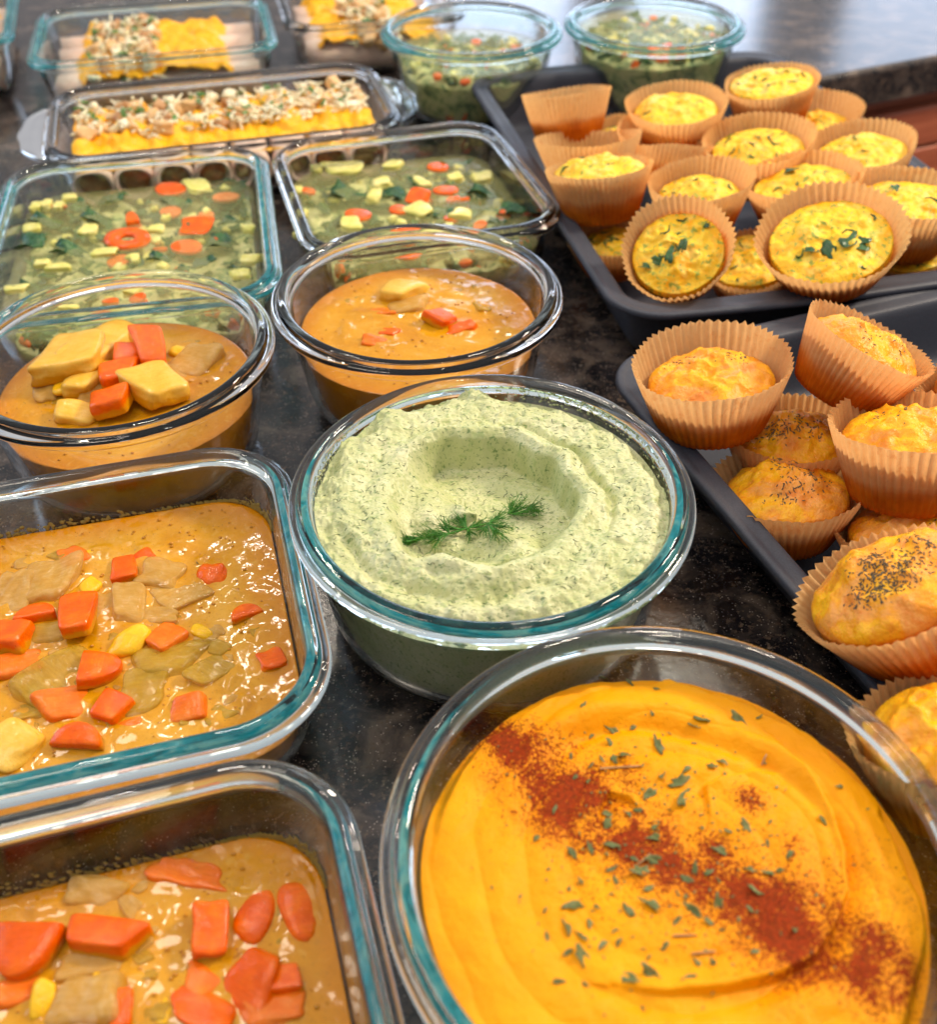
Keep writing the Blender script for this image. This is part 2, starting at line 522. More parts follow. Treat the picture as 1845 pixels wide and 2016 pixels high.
ct = obj('granite_countertop', V, Fc, GRANITE, smooth=False, kind='structure')
V, Fc = prism([(-1500, -400), (2200, -400), (2200, 2600), (-1500, 2600)], -905, -900, 1)
obj('floor', V, Fc, WOOD, smooth=False, kind='structure')
cab = empty('wooden_cabinet', (*(E0 + np.array([-ED[1], ED[0]]) * 30), -900), 'red brown wooden cabinet below the far granite counter edge', 'cabinet')
nrm = np.array([-ED[1], ED[0]])
def cab_box(name, s0, s1, z0, z1, dep, out, parent):
    P = [ED * s0 - nrm * out, ED * s1 - nrm * out, ED * s1 + nrm * dep, ED * s0 + nrm * dep]
    V, Fc = prism(P, z0 + 900, z1 + 900, min(4, (z1 - z0) / 4))
    return obj(name, V, Fc, WOOD, parent, smooth=False)
cab_box('cabinet_body', -20, 1300, -900, -40.5, 500, 0, cab)
for k in range(3):
    s0 = -10 + k * 430
    for (z0, z1) in ((-108, -62), (-250, -114)):
        dr = cab_box('drawer_front', s0, s0 + 422, z0, z1, -0.2, 18, cab)

# ------------------------------------------------------------------ glassware
def glass_profile(H, s, w=4.5, flange=7.2):
    dB = flange + s * (H - 10) + 15
    hw = lambda z: flange + s * (H - 9 - z)
    P = [(dB + 10, 1.2), (dB + 3, 0.2), (dB - 2, 0.4), (hw(9) + 5.5, 3.5), (hw(12) + 1.0, 11), (hw(20), 20), (hw(35), 35), (hw(H - 13), H - 13),
         (flange + .2, H - 10.5), (flange - 1, H - 9.6), (2.0, H - 9.2), (0.0, H - 8.0), (0.0, H - 5.0), (1.2, H - 3.6), (3.6, H - 3.3), (4.2, H - 2.0),
         (4.6, H - .4), (6.0, H), (8.2, H), (9.8, H - .8), (11.0, H - 3.5), (hw(H - 10) + w, H - 10), (hw(H - 20) + w, H - 20), (hw(30) + w, 30),
         (hw(20) + w, 19), (hw(12) + w + 1.5, 11), (hw(9) + w + 6, 6.4), (dB + 6, 5.0), (dB + 14, 4.6)]
    return chaikin(P, 2)
def inner_d(H, s, z, w=4.5, flange=7.2):
    """inset of the inside wall at height z"""
    d = flange + s * (H - 9 - z) + w
    return d + (8.0 * max(0, (22 - z) / 17) ** 2.2 if z < 22 else 0)

def glass_thing(name, out, H, s, loc, mat, label, cat, group=None):
    V, Fc = sweep(out, glass_profile(H, s))
    o = obj(name, V, Fc, mat, None, (*loc, 0.3))
    hw = lambda z: 11.7 + s * (H - 9 - z)
    V = []
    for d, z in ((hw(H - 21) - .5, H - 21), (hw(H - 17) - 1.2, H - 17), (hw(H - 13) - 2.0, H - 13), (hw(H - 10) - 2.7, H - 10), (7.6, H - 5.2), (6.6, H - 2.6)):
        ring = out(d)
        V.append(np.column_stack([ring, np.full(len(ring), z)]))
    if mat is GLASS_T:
        obj('added_rim_glow', np.concatenate(V), grid_faces(6, out.n), RIM_GLOW, o)  # added strip inside the glass, coloured like light piped along the wall
    return tag(o, label, cat, group)

def fill_body(out, H, s, level, hfun, rings, gap=.5, bottom=6.5, side=8, edge=None):
    """solid fill of a container: wall side below, height field on top"""
    V = []
    zs = np.linspace(bottom, level, side)
    for z in zs:
        ring = out(inner_d(H, s, z) + gap)
        V.append(np.column_stack([ring, np.full(len(ring), z)]))
    rim = out(inner_d(H, s, level) + gap)
    ss = np.linspace(1, 0, rings + 1)[:-1]
    for q in ss:
        ring = rim * q
        z = hfun(ring[:, 0], ring[:, 1], q) if hfun else np.zeros(len(ring))
        V.append(np.column_stack([ring, level + z]))
    n = out.n
    rows = len(V)
    V = np.concatenate(V)
    V[(side - 1) * n:side * n, 2] = np.minimum(V[side * n:(side + 1) * n, 2], V[(side - 1) * n:side * n, 2]) - .3
    Fc = grid_faces(rows, n)
    c = len(V)
    zc = level + (float(np.mean(hfun(np.zeros(1), np.zeros(1), 0))) if hfun else 0)
    V = np.vstack([V, [0, 0, zc]])
    last = (rows - 1) * n
    Fc += [(last + k, last + (k + 1) % n, c) for k in range(n)]
    Fc.append(tuple(range(n - 1, -1, -1)))
    fill_body.q = np.concatenate([np.ones(side * n), np.repeat(ss, n), [0]])
    return V, Fc
def set_edge(o):
    a = o.data.attributes.new('edge', 'FLOAT', 'POINT')
    a.data.foreach_set('value', fill_body.q.astype(np.float32))

# ------------------------------------------------------------------ pieces of food
def rounded_box(w, h, t, p=4.0, n=7, seed=0, amp=.05):
    g = np.linspace(-1, 1, n)
    V, Fc = [], []
    for ax in range(3):
        for sgn in (-1, 1):
            o = len(V)
            for a in g:
                for b in g:
                    q = [0, 0, 0]
                    q[ax], q[(ax + 1) % 3], q[(ax + 2) % 3] = sgn, a * sgn, b
                    V.append(q)
            for i in range(n - 1):
                for j in range(n - 1):
                    k = o + i * n + j
                    Fc.append((k, k + n, k + n + 1, k + 1))
    V = np.array(V, float)
    key = {}
    idx = []
    U = []
    for v in np.round(V, 5):
        k = tuple(v)
        if k not in key:
            key[k] = len(U)
            U.append(v)
        idx.append(key[k])
    U = np.array(U)
    Fc = [tuple(idx[i] for i in f) for f in Fc]
    nrm_ = (np.abs(U) ** p).sum(1) ** (1 / p)
    U = U / nrm_[:, None]
    r = np.random.default_rng(seed)
    s1, s2 = r.normal(0, 1, (3, 3)) * 1.3, r.normal(0, 1, 3)
    d = np.sin(U @ s1 * 2 + s2).sum(1) * amp
    U = U * (1 + d)[:, None] * np.array([w / 2, h / 2, t / 2])
    sh = r.uniform(-.25, .25, 2)
    U[:, 0] += U[:, 1] * sh[0]
    U[:, 0] *= 1 + .25 * r.uniform(-1, 1) * U[:, 1] / (h / 2)
    return U, Fc
def half_disc(w, h, t, seed=0, full=False):
    """carrot coin or half coin lying flat, edges eased"""
    n = 28
    r = np.random.default_rng(seed)
    a = np.linspace(0, 2 * np.pi, n, endpoint=False) if full else np.concatenate([np.linspace(0, np.pi, 20), np.pi + np.linspace(0, 1, 10)[1:-1]])
    if full:
        P = np.stack([np.cos(a), np.sin(a)], 1)
    else:
        P = np.concatenate([np.stack([np.cos(a[:20]), np.sin(a[:20]) * 2 - .95], 1), np.stack([np.linspace(-1, 1, 10)[1:-1], np.full(8, -1.0)], 1)])
    P = P * (1 + .03 * np.sin(a * 3 + r.uniform(0, 6)))[:, None] * np.array([w / 2, h / 2])
    V = []
    for q, z in ((.9, -t / 2), (1, -t / 2 * .7), (1, t / 2 * .6), (.965, t / 2 * .88), (.90, t / 2), (.45, t / 2 * 1.04)):
        V.append(np.column_stack([P * q, np.full(len(P), z)]))
    m = len(P)
    rows = len(V)
    V = np.concatenate(V)
    Fc = grid_faces(rows, m) + [tuple(range(m - 1, -1, -1)), tuple(range((rows - 1) * m, rows * m))]
    return V, Fc
def ring_slice(w, h, t, hole=.36):
    n = 36
    a = np.linspace(0, 2 * np.pi, n, endpoint=False)
    V = []
    for q, z in ((hole, -t / 2), (1, -t / 2), (1.03, 0), (1, t / 2), (hole, t / 2), (hole * .9, 0)):
        V.append(np.column_stack([np.cos(a) * w / 2 * q, np.sin(a) * h / 2 * q, np.full(n, z)]))
    rows = len(V)
    V = np.concatenate(V)
    Fc = grid_faces(rows, n) + [((rows - 1) * n + k, (rows - 1) * n + (k + 1) % n, (k + 1) % n, k) for k in range(n)]
    return V, Fc
def leaf_mesh(w, h, seed, curl=.25, jag=.25, n=9):
    r = np.random.default_rng(seed)
    a = np.linspace(0, 2 * np.pi, n * 2, endpoint=False)
    rad = 1 + jag * r.uniform(-1, 1, n * 2)
    P = np.stack([np.cos(a) * rad * w / 2, np.sin(a) * rad * h / 2], 1)
    zf = lambda x, y: curl * w * (np.sin(x / w * 4 + seed) * .5 + (y / h) ** 2 * 1.2 + .3 * np.sin(y / h * 7 + x / w * 5))
    V = [(0, 0, float(zf(0, 0)))]
    for q in (.55, 1.0):
        for x, y in P * q:
            V.append((x, y, float(zf(x, y))))
    m = n * 2
    Fc = [(0, 1 + k, 1 + (k + 1) % m) for k in range(m)]
    Fc += [(1 + k, 1 + m + k, 1 + m + (k + 1) % m, 1 + (k + 1) % m) for k in range(m)]
    V = np.array(V)
    V2 = V.copy()
    V2[:, 2] -= max(.12, .02 * w)
    o = len(V)
    Fc2 = [tuple(reversed([i + o for i in f])) for f in Fc]
    e = 1 + m
    side = [(e + k, o + e + k, o + e + (k + 1) % m, e + (k + 1) % m) for k in range(m)]
    return np.vstack([V, V2]), Fc + Fc2 + side
_pc = [0]
def piece(parent, base, kind, u, v, w, h, z, mat, name, t=None, rot=0, tilt=(0, 0), sink=.55, local=None):
    """one piece of food: seen at (u, v), w x h in view units, its middle at height z"""
    _pc[0] += 1
    p = at(u, v, z)
    wm = np.linalg.norm(at(u + w / 2, v, z) - at(u - w / 2, v, z))
    hm = np.linalg.norm(at(u, v - h / 2, z) - at(u, v + h / 2, z))
    if t is None:
        t = min(wm, hm) * .5
    hm = max(hm * .9 - t * .25, hm * .45)
    if rot and abs(rot) > 20:
        m_ = (wm + hm) / 2
        wm, hm = wm * .6 + m_ * .4, hm * .6 + m_ * .4
    sd = _pc[0]
    if 'zucc' in name: wm, hm = wm * .85, hm * .8
    if kind == 'box' and 'zucc' in name: V, Fc = rounded_box(wm, hm, t, 5, 7, sd, .07)
    elif kind == 'box': V, Fc = rounded_box(wm * 1.06, hm * 1.12, t, 9, 11, sd, .02)
    elif kind == 'bean': V, Fc = rounded_box(wm, hm, t, 2.4, 7, sd, .05)
    elif kind == 'slab': V, Fc = rounded_box(wm * 1.12, hm * 1.2, t, 5.5, 11, sd, .06)
    elif kind == 'half': V, Fc = half_disc(wm, hm, t, sd)
    elif kind == 'coin': V, Fc = half_disc(wm, hm, t, sd, True)
    elif kind == 'ring': V, Fc = ring_slice(wm, hm, t)
    elif kind == 'leaf': V, Fc = leaf_mesh(wm, hm, sd)
    b = np.array([base[0], base[1], base[2] if len(base) > 2 else 0])
    o = obj(name, V, Fc, mat, parent, tuple(p - b), rot=(math.radians(tilt[0]), math.radians(tilt[1]), math.radians(rot)))
    return o

# ------------------------------------------------------------------ curry in the two oblong dishes
def wavy(amp, scale, seed):
    return lambda x, y, q: fbm(x, y, scale, 3, seed) * amp
SL = .15
def world_center(e1, e2, yaw):
    return rotm(yaw) @ np.array([e1, e2])

def residue(out, H, s, level, loc, parent, a0, a1, seed, hgt=6, n=420):
    """crumbly film left on the inside wall just above the food"""
    r = np.random.default_rng(seed)
    rim = out(inner_d(H, s, level) + .1)
    ang = np.degrees(np.arctan2(rim[:, 1], rim[:, 0])) % 360
    ok = [i for i in range(len(rim)) if (a0 <= ang[i] <= a1) or (a0 <= ang[i] - 360 <= a1)]
    V, Fc = [], []
    for _ in range(n):
        i = ok[r.integers(len(ok))]
        j = (i + 1) % len(rim)
        f = r.random()
        z = level + abs(r.normal(0, 1)) * hgt * .38 * (.5 + .5 * math.sin(i * .35))
        k1 = out(inner_d(H, s, z) + .25)
        p = k1[i] * (1 - f) + k1[j] * f
        sz = r.uniform(.4, 1.5)
        o = len(V)
        nr = -p / np.linalg.norm(p)
        tg = np.array([-nr[1], nr[0]])
        for a in range(5):
            q = a * 1.2566 + r.uniform(-.2, .2)
            V.append((*(p + tg * math.cos(q) * sz), z + math.sin(q) * sz))
        V.append((*(p + nr * sz * .5), z))
        Fc += [(o + a, o + (a + 1) % 5, o + 5) for a in range(5)] + [tuple(o + a for a in (4, 3, 2, 1, 0))]
    obj('residue', V, Fc, RESIDUE, parent, smooth=False, kind='stuff')

H1 = 60.0
cA = world_center(17 - 122, 344.5 * 1.0 , 15)
outA = RRect(122, 97, 44, 15)
outB = RRect(122, 97, 44, 16)
cB = world_center(16 - 122, 245 - 97, 16)
glass_thing('glass_dish', outA, H1, SL, cA, GLASS_T, 'teal edged oblong glass dish of curry left of the green dip bowl', 'glass dish', 'oblong glass dishes')
glass_thing('glass_dish', outB, H1, SL, cB, GLASS_T, 'teal edged oblong glass dish in the bottom left corner of the photo', 'glass dish', 'oblong glass dishes')
def c5(x, y): return x * .366, 848.7 + y * .366
def c6(x, y): return x * .44, 1439 + y * .44
def c3(x, y): return x * .5, 442.8 + y * .5
def c3b(x, y): return x * .32, 258 + y * .32
def c1(x, y): return x * .5, y * .5
MATS = {'c': (CARROT, 'carrot_piece'), 'cp': (CARROT_P, 'carrot_piece'), 'p': (POTATO, 'potato_piece'), 'y': (CORN, 'squash_piece'),
        'e': (CELERY, 'celery_piece'), 'o': (ONION, 'onion_piece'), 'k': (KALE, 'kale_leaf'), 'z': (ZUCC, 'zucchini_piece'), 'h': (HERBG, 'herb_flake')}
MATF = {'c': CF, 'cp': CPF, 'p': PF, 'y': YF, 'e': EF, 'o': OF}
def pieces(parent, base, conv, sc, lst, level, depth=1.5, film=False):
    for it in lst:
        k, m, x, y, w, h = it[:6]
        rot = it[6] if len(it) > 6 else 0
        dz = it[7] if len(it) > 7 else 0
        th = it[8] if len(it) > 8 else None
        mat, nm = MATS[m]
        if film and m in MATF:
            mat = MATF[m]
        u, v = conv(x, y)
        tl = (random.uniform(-14, 14), random.uniform(-14, 14)) if film else (random.uniform(-6, 6), random.uniform(-6, 6))
        if film and k in ('box', 'half') and m == 'c':
            dz += 1.6
        piece(parent, base, k, u, v, w * sc, h * sc, level - depth + dz, mat, nm, t=th, rot=rot, tilt=tl)

lvA = 32.0
def curry_h(base, conv, sc, lst, level, seed, amp=.35):
    # the sauce climbs the pieces that float in it
    C = []
    for it in lst:
        u, v = conv(it[2], it[3])
        p = at(u, v, level)[:2] - base
        w = np.linalg.norm(at(u + it[4] * sc / 2, v, level) - at(u - it[4] * sc / 2, v, level)) / 2
        h = np.linalg.norm(at(u, v + it[5] * sc / 2, level) - at(u, v - it[5] * sc / 2, level)) / 2
        C.append((p[0], p[1], max(2, w), max(2, h * .95)))
    def f(x, y, q):
        z = fbm(x, y, 18, 3, seed) * amp + fbm(x, y, 6, 2, seed + 60) * .12
        top = np.zeros(np.shape(x))
        nx, ny = fbm(x, y, 4, 2, seed + 70) * 1.2, fbm(x + 40, y, 4, 2, seed + 71) * 1.2
        for cx, cy_, w, h in C:
            d = ((x + nx - cx) / (w + 1.2)) ** 2 + ((y + ny - cy_) / (h + 1.2)) ** 2
            top = np.maximum(top, 1.25 * np.exp(-d ** 1.6))
        return z + top * (1 if np.isscalar(q) and q < .97 else .0)
    return f
cu = empty('vegetable_curry', (*cA, 0), 'thick orange vegetable curry with celery and yellow squash beside the green dip', 'curry', 'orange vegetable curries')
residue(outA, H1, SL, lvA, cA, cu, 40, 215, 5, 6, 900)
LA = [('box', 'c', 670, 745, 125, 140, 10, .8), ('slab', 'c', 782, 700, 105, 110, 40), ('bean', 'c', 1140, 780, 175, 155, 0, 0, 9), ('half', 'c', 195, 985, 215, 110, 15, .3),
      ('box', 'c', 420, 985, 175, 255, 12, 3, 8), ('box', 'c', 40, 1110, 250, 170, -10, 1), ('slab', 'cp', 110, 1260, 230, 130, 20, .2), ('half', 'c', 540, 1280, 250, 190, -80, 2, 7),
      ('slab', 'cp', 350, 1480, 250, 150, 25, .6), ('box', 'c', 605, 1490, 180, 150, -25, 1), ('box', 'cp', 1020, 1495, 190, 150, 5, .6), ('half', 'c', 425, 1640, 285, 140, -5, 2),
      ('box', 'cp', 895, 1120, 165, 165, -40, 1.4), ('half', 'c', 1320, 975, 200, 70, 30, .2), ('slab', 'c', 1462, 1235, 130, 120, 20, .6), ('slab', 'cp', 690, 1610, 140, 100, 20, -.4),
      ('bean', 'y', 710, 1130, 175, 210, -15, 2.5, 9), ('bean', 'y', 1080, 1080, 150, 90, -50, 1), ('slab', 'y', 490, 840, 100, 80, -40, 1), ('slab', 'y', 560, 645, 140, 40, 5, 0),
      ('slab', 'o', 290, 810, 240, 200, 20, .6), ('slab', 'o', 870, 780, 210, 140, -10, .6), ('box', 'o', 970, 880, 240, 170, 35, .2, 5), ('slab', 'o', 700, 930, 170, 190, 0, 1),
      ('slab', 'o', 860, 995, 190, 90, -8, .6), ('slab', 'o', 80, 890, 190, 200, 10, .3), ('slab', 'e', 310, 1330, 230, 330, -35, .6, 6), ('slab', 'e', 900, 1250, 300, 190, 10, .2),
      ('slab', 'e', 1150, 1290, 130, 240, -30, .8), ('slab', 'e', 780, 1410, 210, 220, 15, .4), ('slab', 'e', 260, 1090, 170, 110, 10, .2), ('slab', 'p', 60, 1690, 240, 220, -30, 1.5),
      ('slab', 'e', 1170, 1540, 140, 90, 40, 0), ('slab', 'o', 545, 960, 110, 140, 0, .5), ('slab', 'cp', 390, 680, 110, 110, 40, .2), ('slab', 'e', 1240, 1330, 50, 90, 0, 0),
      ('slab', 'e', 1390, 1090, 80, 60, 30, 0), ('slab', 'e', 1240, 880, 120, 40, -20, 0), ('slab', 'o', 150, 720, 120, 70, 20, 0), ('slab', 'e', 150, 1520, 120, 100, 20, 0),
      ('slab', 'e', 1310, 1460, 60, 90, -30, 0), ('leaf', 'h', 1075, 700, 35, 40, 0, 1.6), ('slab', 'o', 760, 640, 60, 50, 0, .5)]
V, Fc = fill_body(RRect(122, 97, 44, 15, 30, 60), H1, SL, lvA, curry_h(cA, c5, .366, LA, lvA, 3), 120)
set_edge(obj('broth', V, Fc, CURRY, cu))
_r = random.Random(31)
LA2 = [('slab', _r.choice('oeeo'), _r.uniform(60, 1300), _r.uniform(640, 1600), _r.uniform(50, 130), _r.uniform(30, 90), _r.uniform(-50, 50), _r.uniform(-.1, .5)) for _ in range(26)]
pieces(cu, cA, c5, .366, LA, lvA, 1.1, True)
_keep, _st = _pc[0], random.getstate()
pieces(cu, cA, c5, .366, LA2, lvA, 1.1, True)
_pc[0] = _keep
random.setstate(_st)
def droplets(out, H, s, level, parent, seed, n=420):
    r = np.random.default_rng(seed)
    rim = out(inner_d(H, s, level) + 4)
    V, Fc = [], []
    for _ in range(n):
        p = rim[r.integers(len(rim))] * math.sqrt(r.random()) * .97
        sz = r.uniform(.2, .8)
        o = len(V)
        for q, z in ((1, -.1), (.8, .38), (.4, .62)):
            for k in range(10):
                V.append((p[0] + sz * q * math.cos(k * .628) * 1.3, p[1] + sz * q * math.sin(k * .628), level + .45 + z * sz))
        Fc += grid_faces(3, 10, True, o) + [tuple(range(o + 20, o + 30))]
    obj('glint_droplets', V, Fc, DROP, parent, kind='stuff')  # small glossy domes added for the glints they give the sauce
droplets(outA, H1, SL, lvA, cu, 91)
lvB = 27.0
cu = empty('vegetable_curry', (*cB, 0), 'orange vegetable curry with big half moon carrots in the bottom left corner', 'curry', 'orange vegetable curries')
residue(outB, H1, SL, lvB, cB, cu, 40, 215, 6, 9, 1100)
LB = [('half', 'c', 110, 985, 340, 260, 175, 2, 8), ('box', 'c', 465, 920, 310, 175, -8, 3, 9), ('slab', 'cp', 90, 1170, 180, 130, 20, .4), ('box', 'c', 940, 890, 150, 250, 10, 2.5, 8),
      ('bean', 'c', 1150, 810, 160, 330, -8, .8, 6), ('bean', 'c', 1335, 800, 160, 340, 12, .9, 6), ('slab', 'c', 1130, 1110, 200, 270, -28, 1, 7), ('box', 'c', 1275, 1110, 140, 140, 5, .2),
      ('slab', 'cp', 895, 1130, 160, 120, -30, .2), ('box', 'c', 550, 1235, 80, 180, 8, 2), ('slab', 'c', 900, 1255, 300, 120, -22, 1.5), ('slab', 'cp', 830, 640, 290, 120, -8, 0),
      ('slab', 'o', 430, 725, 220, 140, -10, .4), ('slab', 'o', 420, 1040, 260, 130, 10, .8), ('slab', 'o', 390, 1200, 290, 230, 0, 1.2), ('bean', 'y', 190, 1200, 110, 200, -15, 2.5),
      ('bean', 'y', 430, 1130, 50, 120, 5, 2.5), ('slab', 'y', 740, 1250, 50, 110, -10, 1), ('slab', 'cp', 1230, 1250, 240, 150, 10, .6), ('slab', 'e', 620, 1105, 150, 50, 10, .4),
      ('leaf', 'h', 990, 770, 30, 30, 0, 3.2), ('slab', 'e', 700, 1260, 100, 90, 0, .4), ('slab', 'cp', 200, 800, 110, 50, 0, -.3)]
V, Fc = fill_body(RRect(122, 97, 44, 16, 30, 60), H1, SL, lvB, curry_h(cB, c6, .44, LB, lvB, 4), 120)
set_edge(obj('broth', V, Fc, CURRY, cu))
LB2 = [('slab', _r.choice('oeeo'), _r.uniform(60, 1380), _r.uniform(640, 1290), _r.uniform(50, 130), _r.uniform(30, 80), _r.uniform(-50, 50), _r.uniform(-.1, .4)) for _ in range(16)]
pieces(cu, cB, c6, .44, LB, lvB, 1.0, True)
_keep, _st = _pc[0], random.getstate()
pieces(cu, cB, c6, .44, LB2, lvB, 1.0, True)
_pc[0] = _keep
random.setstate(_st)
droplets(outB, H1, SL, lvB, cu, 92)

# ------------------------------------------------------------------ round bowls
R4 = 87.0
H4 = 80.0
S4 = .17
c_cr = at(815, 580, 77)[:2] * 0; 
c_curR, c_curL = np.array([-29.7, 543.0]), np.array([-194.5, 484.5])
c_sp1, c_sp2 = np.array([5.9, 1036.]), np.array([183., 1052.])
for nm, c, lab in (('r', c_curR, 'round clear glass bowl of smooth orange curry behind the green dip'),
                   ('l', c_curL, 'round clear glass bowl of curry heaped with potato and carrot, at the left edge')):
    glass_thing('glass_bowl', Circle(R4), H4, S4, c, GLASS_C, lab, 'glass bowl', 'round glass bowls')
glass_thing('glass_bowl', Circle(R4), H4, S4, c_sp1, GLASS_T, 'round glass bowl of green soup directly behind the loaf shaped enchilada dish', 'glass bowl', 'round glass bowls')
glass_thing('glass_bowl', Circle(R4), H4, S4, c_sp2, GLASS_T, 'farthest right round glass bowl of green soup, behind the muffin pan', 'glass bowl', 'round glass bowls')

o4 = Circle(R4, 160)
lv4 = H4 - 27
cu = empty('vegetable_curry', (*c_curR, 0), 'smooth orange curry with a few carrots in the bowl behind the green dip', 'curry', 'orange vegetable curries')
LR = [('slab', 'p', 1580, 262, 130, 90, -20, 2), ('box', 'c', 1735, 370, 95, 55, -35, 2), ('slab', 'c', 1815, 412, 110, 36, 15, 1), ('slab', 'cp', 1470, 352, 130, 30, 3, .4), ('slab', 'c', 1527, 428, 75, 34, -20, .8),
      ('slab', 'cp', 1485, 466, 110, 40, 0, .6), ('slab', 'e', 1360, 412, 36, 60, 40, .3), ('slab', 'e', 1345, 310, 60, 20, 0, .2), ('slab', 'e', 1770, 270, 90, 18, 10, .2), ('slab', 'e', 1665, 290, 40, 26, 0, .2),
      ('slab', 'e', 1900, 330, 60, 50, 0, .3), ('slab', 'o', 1610, 330, 130, 60, 10, .2), ('leaf', 'h', 1550, 455, 26, 22, 0, 1.8), ('slab', 'e', 1900, 250, 80, 16, 10, .2), ('slab', 'e', 1440, 290, 70, 14, 15, .2)]
V, Fc = fill_body(o4, H4, S4, lv4, curry_h(c_curR, c3, .5, LR, lv4, 8), 70)
set_edge(obj('broth', V, Fc, CURRY, cu))
pieces(cu, c_curR, c3, .5, LR, lv4, 1.6, True)
droplets(o4, H4, S4, lv4, cu, 93, 120)
cu = empty('vegetable_curry', (*c_curL, 0), 'orange curry with potato chunks and carrots piled above its surface, at the left edge', 'curry', 'orange vegetable curries')
lvL = H4 - 31
LL = [('box', 'p', 290, 515, 215, 165, 12, 11, 14), ('slab', 'p', 395, 470, 140, 200, -10, 8, 10), ('box', 'p', 608, 628, 175, 150, 40, 10, 12), ('slab', 'p', 350, 600, 130, 150, -25, 6, 10), ('slab', 'p', 300, 745, 150, 70, 0, 3),
      ('box', 'c', 592, 488, 110, 125, 10, 11, 13), ('box', 'c', 500, 515, 95, 65, 5, 8, 9), ('box', 'c', 465, 592, 130, 100, 20, 9, 11), ('box', 'c', 435, 697, 140, 85, 8, 8, 11),
      ('bean', 'y', 250, 635, 90, 90, 20, 5, 6), ('bean', 'y', 705, 500, 75, 50, -30, 2), ('slab', 'o', 770, 545, 150, 110, -20, 1), ('slab', 'o', 410, 640, 100, 120, 0, 4), ('slab', 'o', 195, 640, 90, 90, 0, 3),
      ('slab', 'e', 740, 470, 90, 16, 5, .3), ('slab', 'e', 820, 520, 60, 40, -30, .3), ('slab', 'o', 690, 590, 90, 50, 10, .6), ('slab', 'e', 240, 700, 60, 30, 0, 1)]
V, Fc = fill_body(o4, H4, S4, lvL, curry_h(c_curL, c3, .5, LL, lvL, 9), 70)
set_edge(obj('broth', V, Fc, CURRY, cu))
pieces(cu, c_curL, c3, .5, LL, lvL, 1.5, True)
droplets(o4, H4, S4, lvL, cu, 94, 120)

# ---- green soup
def soup(base, out, H, s, level, label, lst, conv, sc, nrand, seed, small=1.0):
    r = random.Random(seed)
    e = empty('vegetable_soup', (*base, 0), label, 'soup', 'green vegetable soups')
    V, Fc = fill_body(out, H, s, level, wavy(.15, 20, seed), 10)
    obj('broth', V, Fc, BROTH, e)
    V, Fc = fill_body(out, H, s, level - 11, wavy(3.0, 10, seed + 1), 30, gap=3)
    obj('sunken_vegetables', V, Fc, MURK, e, kind='stuff')
    if lst:
        pieces(e, base, conv, sc, lst, level, .4)
    rim = out(inner_d(H, s, level - 4) + 7)
    meshes = []
    for i in range(10):
        V, Fc = leaf_mesh(r.uniform(6, 19) * small, r.uniform(5, 12) * small, seed * 7 + i, .22, .4)
        meshes.append(('kale_leaf', make_mesh('kale_leaf', V, Fc, KALE)))
    for i in range(4):
        V, Fc = rounded_box((6.5 + i) * small, (6 + i * .5) * small, 4.5 * small, 4.5, 5, seed + i, .08)
        meshes.append(('zucchini_piece', make_mesh('zucchini_piece', V, Fc, ZUCC)))
    for i in range(2):
        V, Fc = half_disc(12 * small, 9 * small, 3, seed + i, True)
        meshes.append(('carrot_piece', make_mesh('carrot_piece', V, Fc, CARROT)))
    for i in range(nrand):
        nm, me = r.choice(meshes[:10] + meshes)
        p = rim[r.randrange(len(rim))] * math.sqrt(r.random()) * .97
        z = level - r.choice((.3, 3, 5, 7, 9)) - (2 if nm == 'kale_leaf' else 1.4)
        link(nm, me, e, (p[0], p[1], z), (r.uniform(-.3, .3), r.uniform(-.3, .3), r.uniform(0, 6.28)))
    # pieces resting against the glass below the surface
    wall = out(inner_d(H, s, level * .5) + 7)
    for i in range(nrand // 3):
        nm, me = r.choice(meshes)
        p = wall[r.randrange(len(wall))]
        link(nm, me, e, (p[0], p[1], r.uniform(16, level - 6)), (r.uniform(-1, 1), r.uniform(1, 2), r.uniform(0, 6.28)))
    return e
outSL = RRect(100, 124, 40, 11)
outSR = RRect(95, 103, 40, 16)
cSL = world_center(-103, 706, 11)
cSR = world_center(163, 722, 16)
glass_thing('glass_dish', outSL, H1, SL, cSL, GLASS_T, 'teal rimmed glass dish of green soup with an orange carrot ring behind the potato curry', 'glass dish', 'oblong glass dishes')
glass_thing('glass_dish', outSR, H1, SL, cSR, GLASS_C, 'clear glass dish of green soup touching the rear muffin pan', 'glass dish', 'oblong glass dishes')
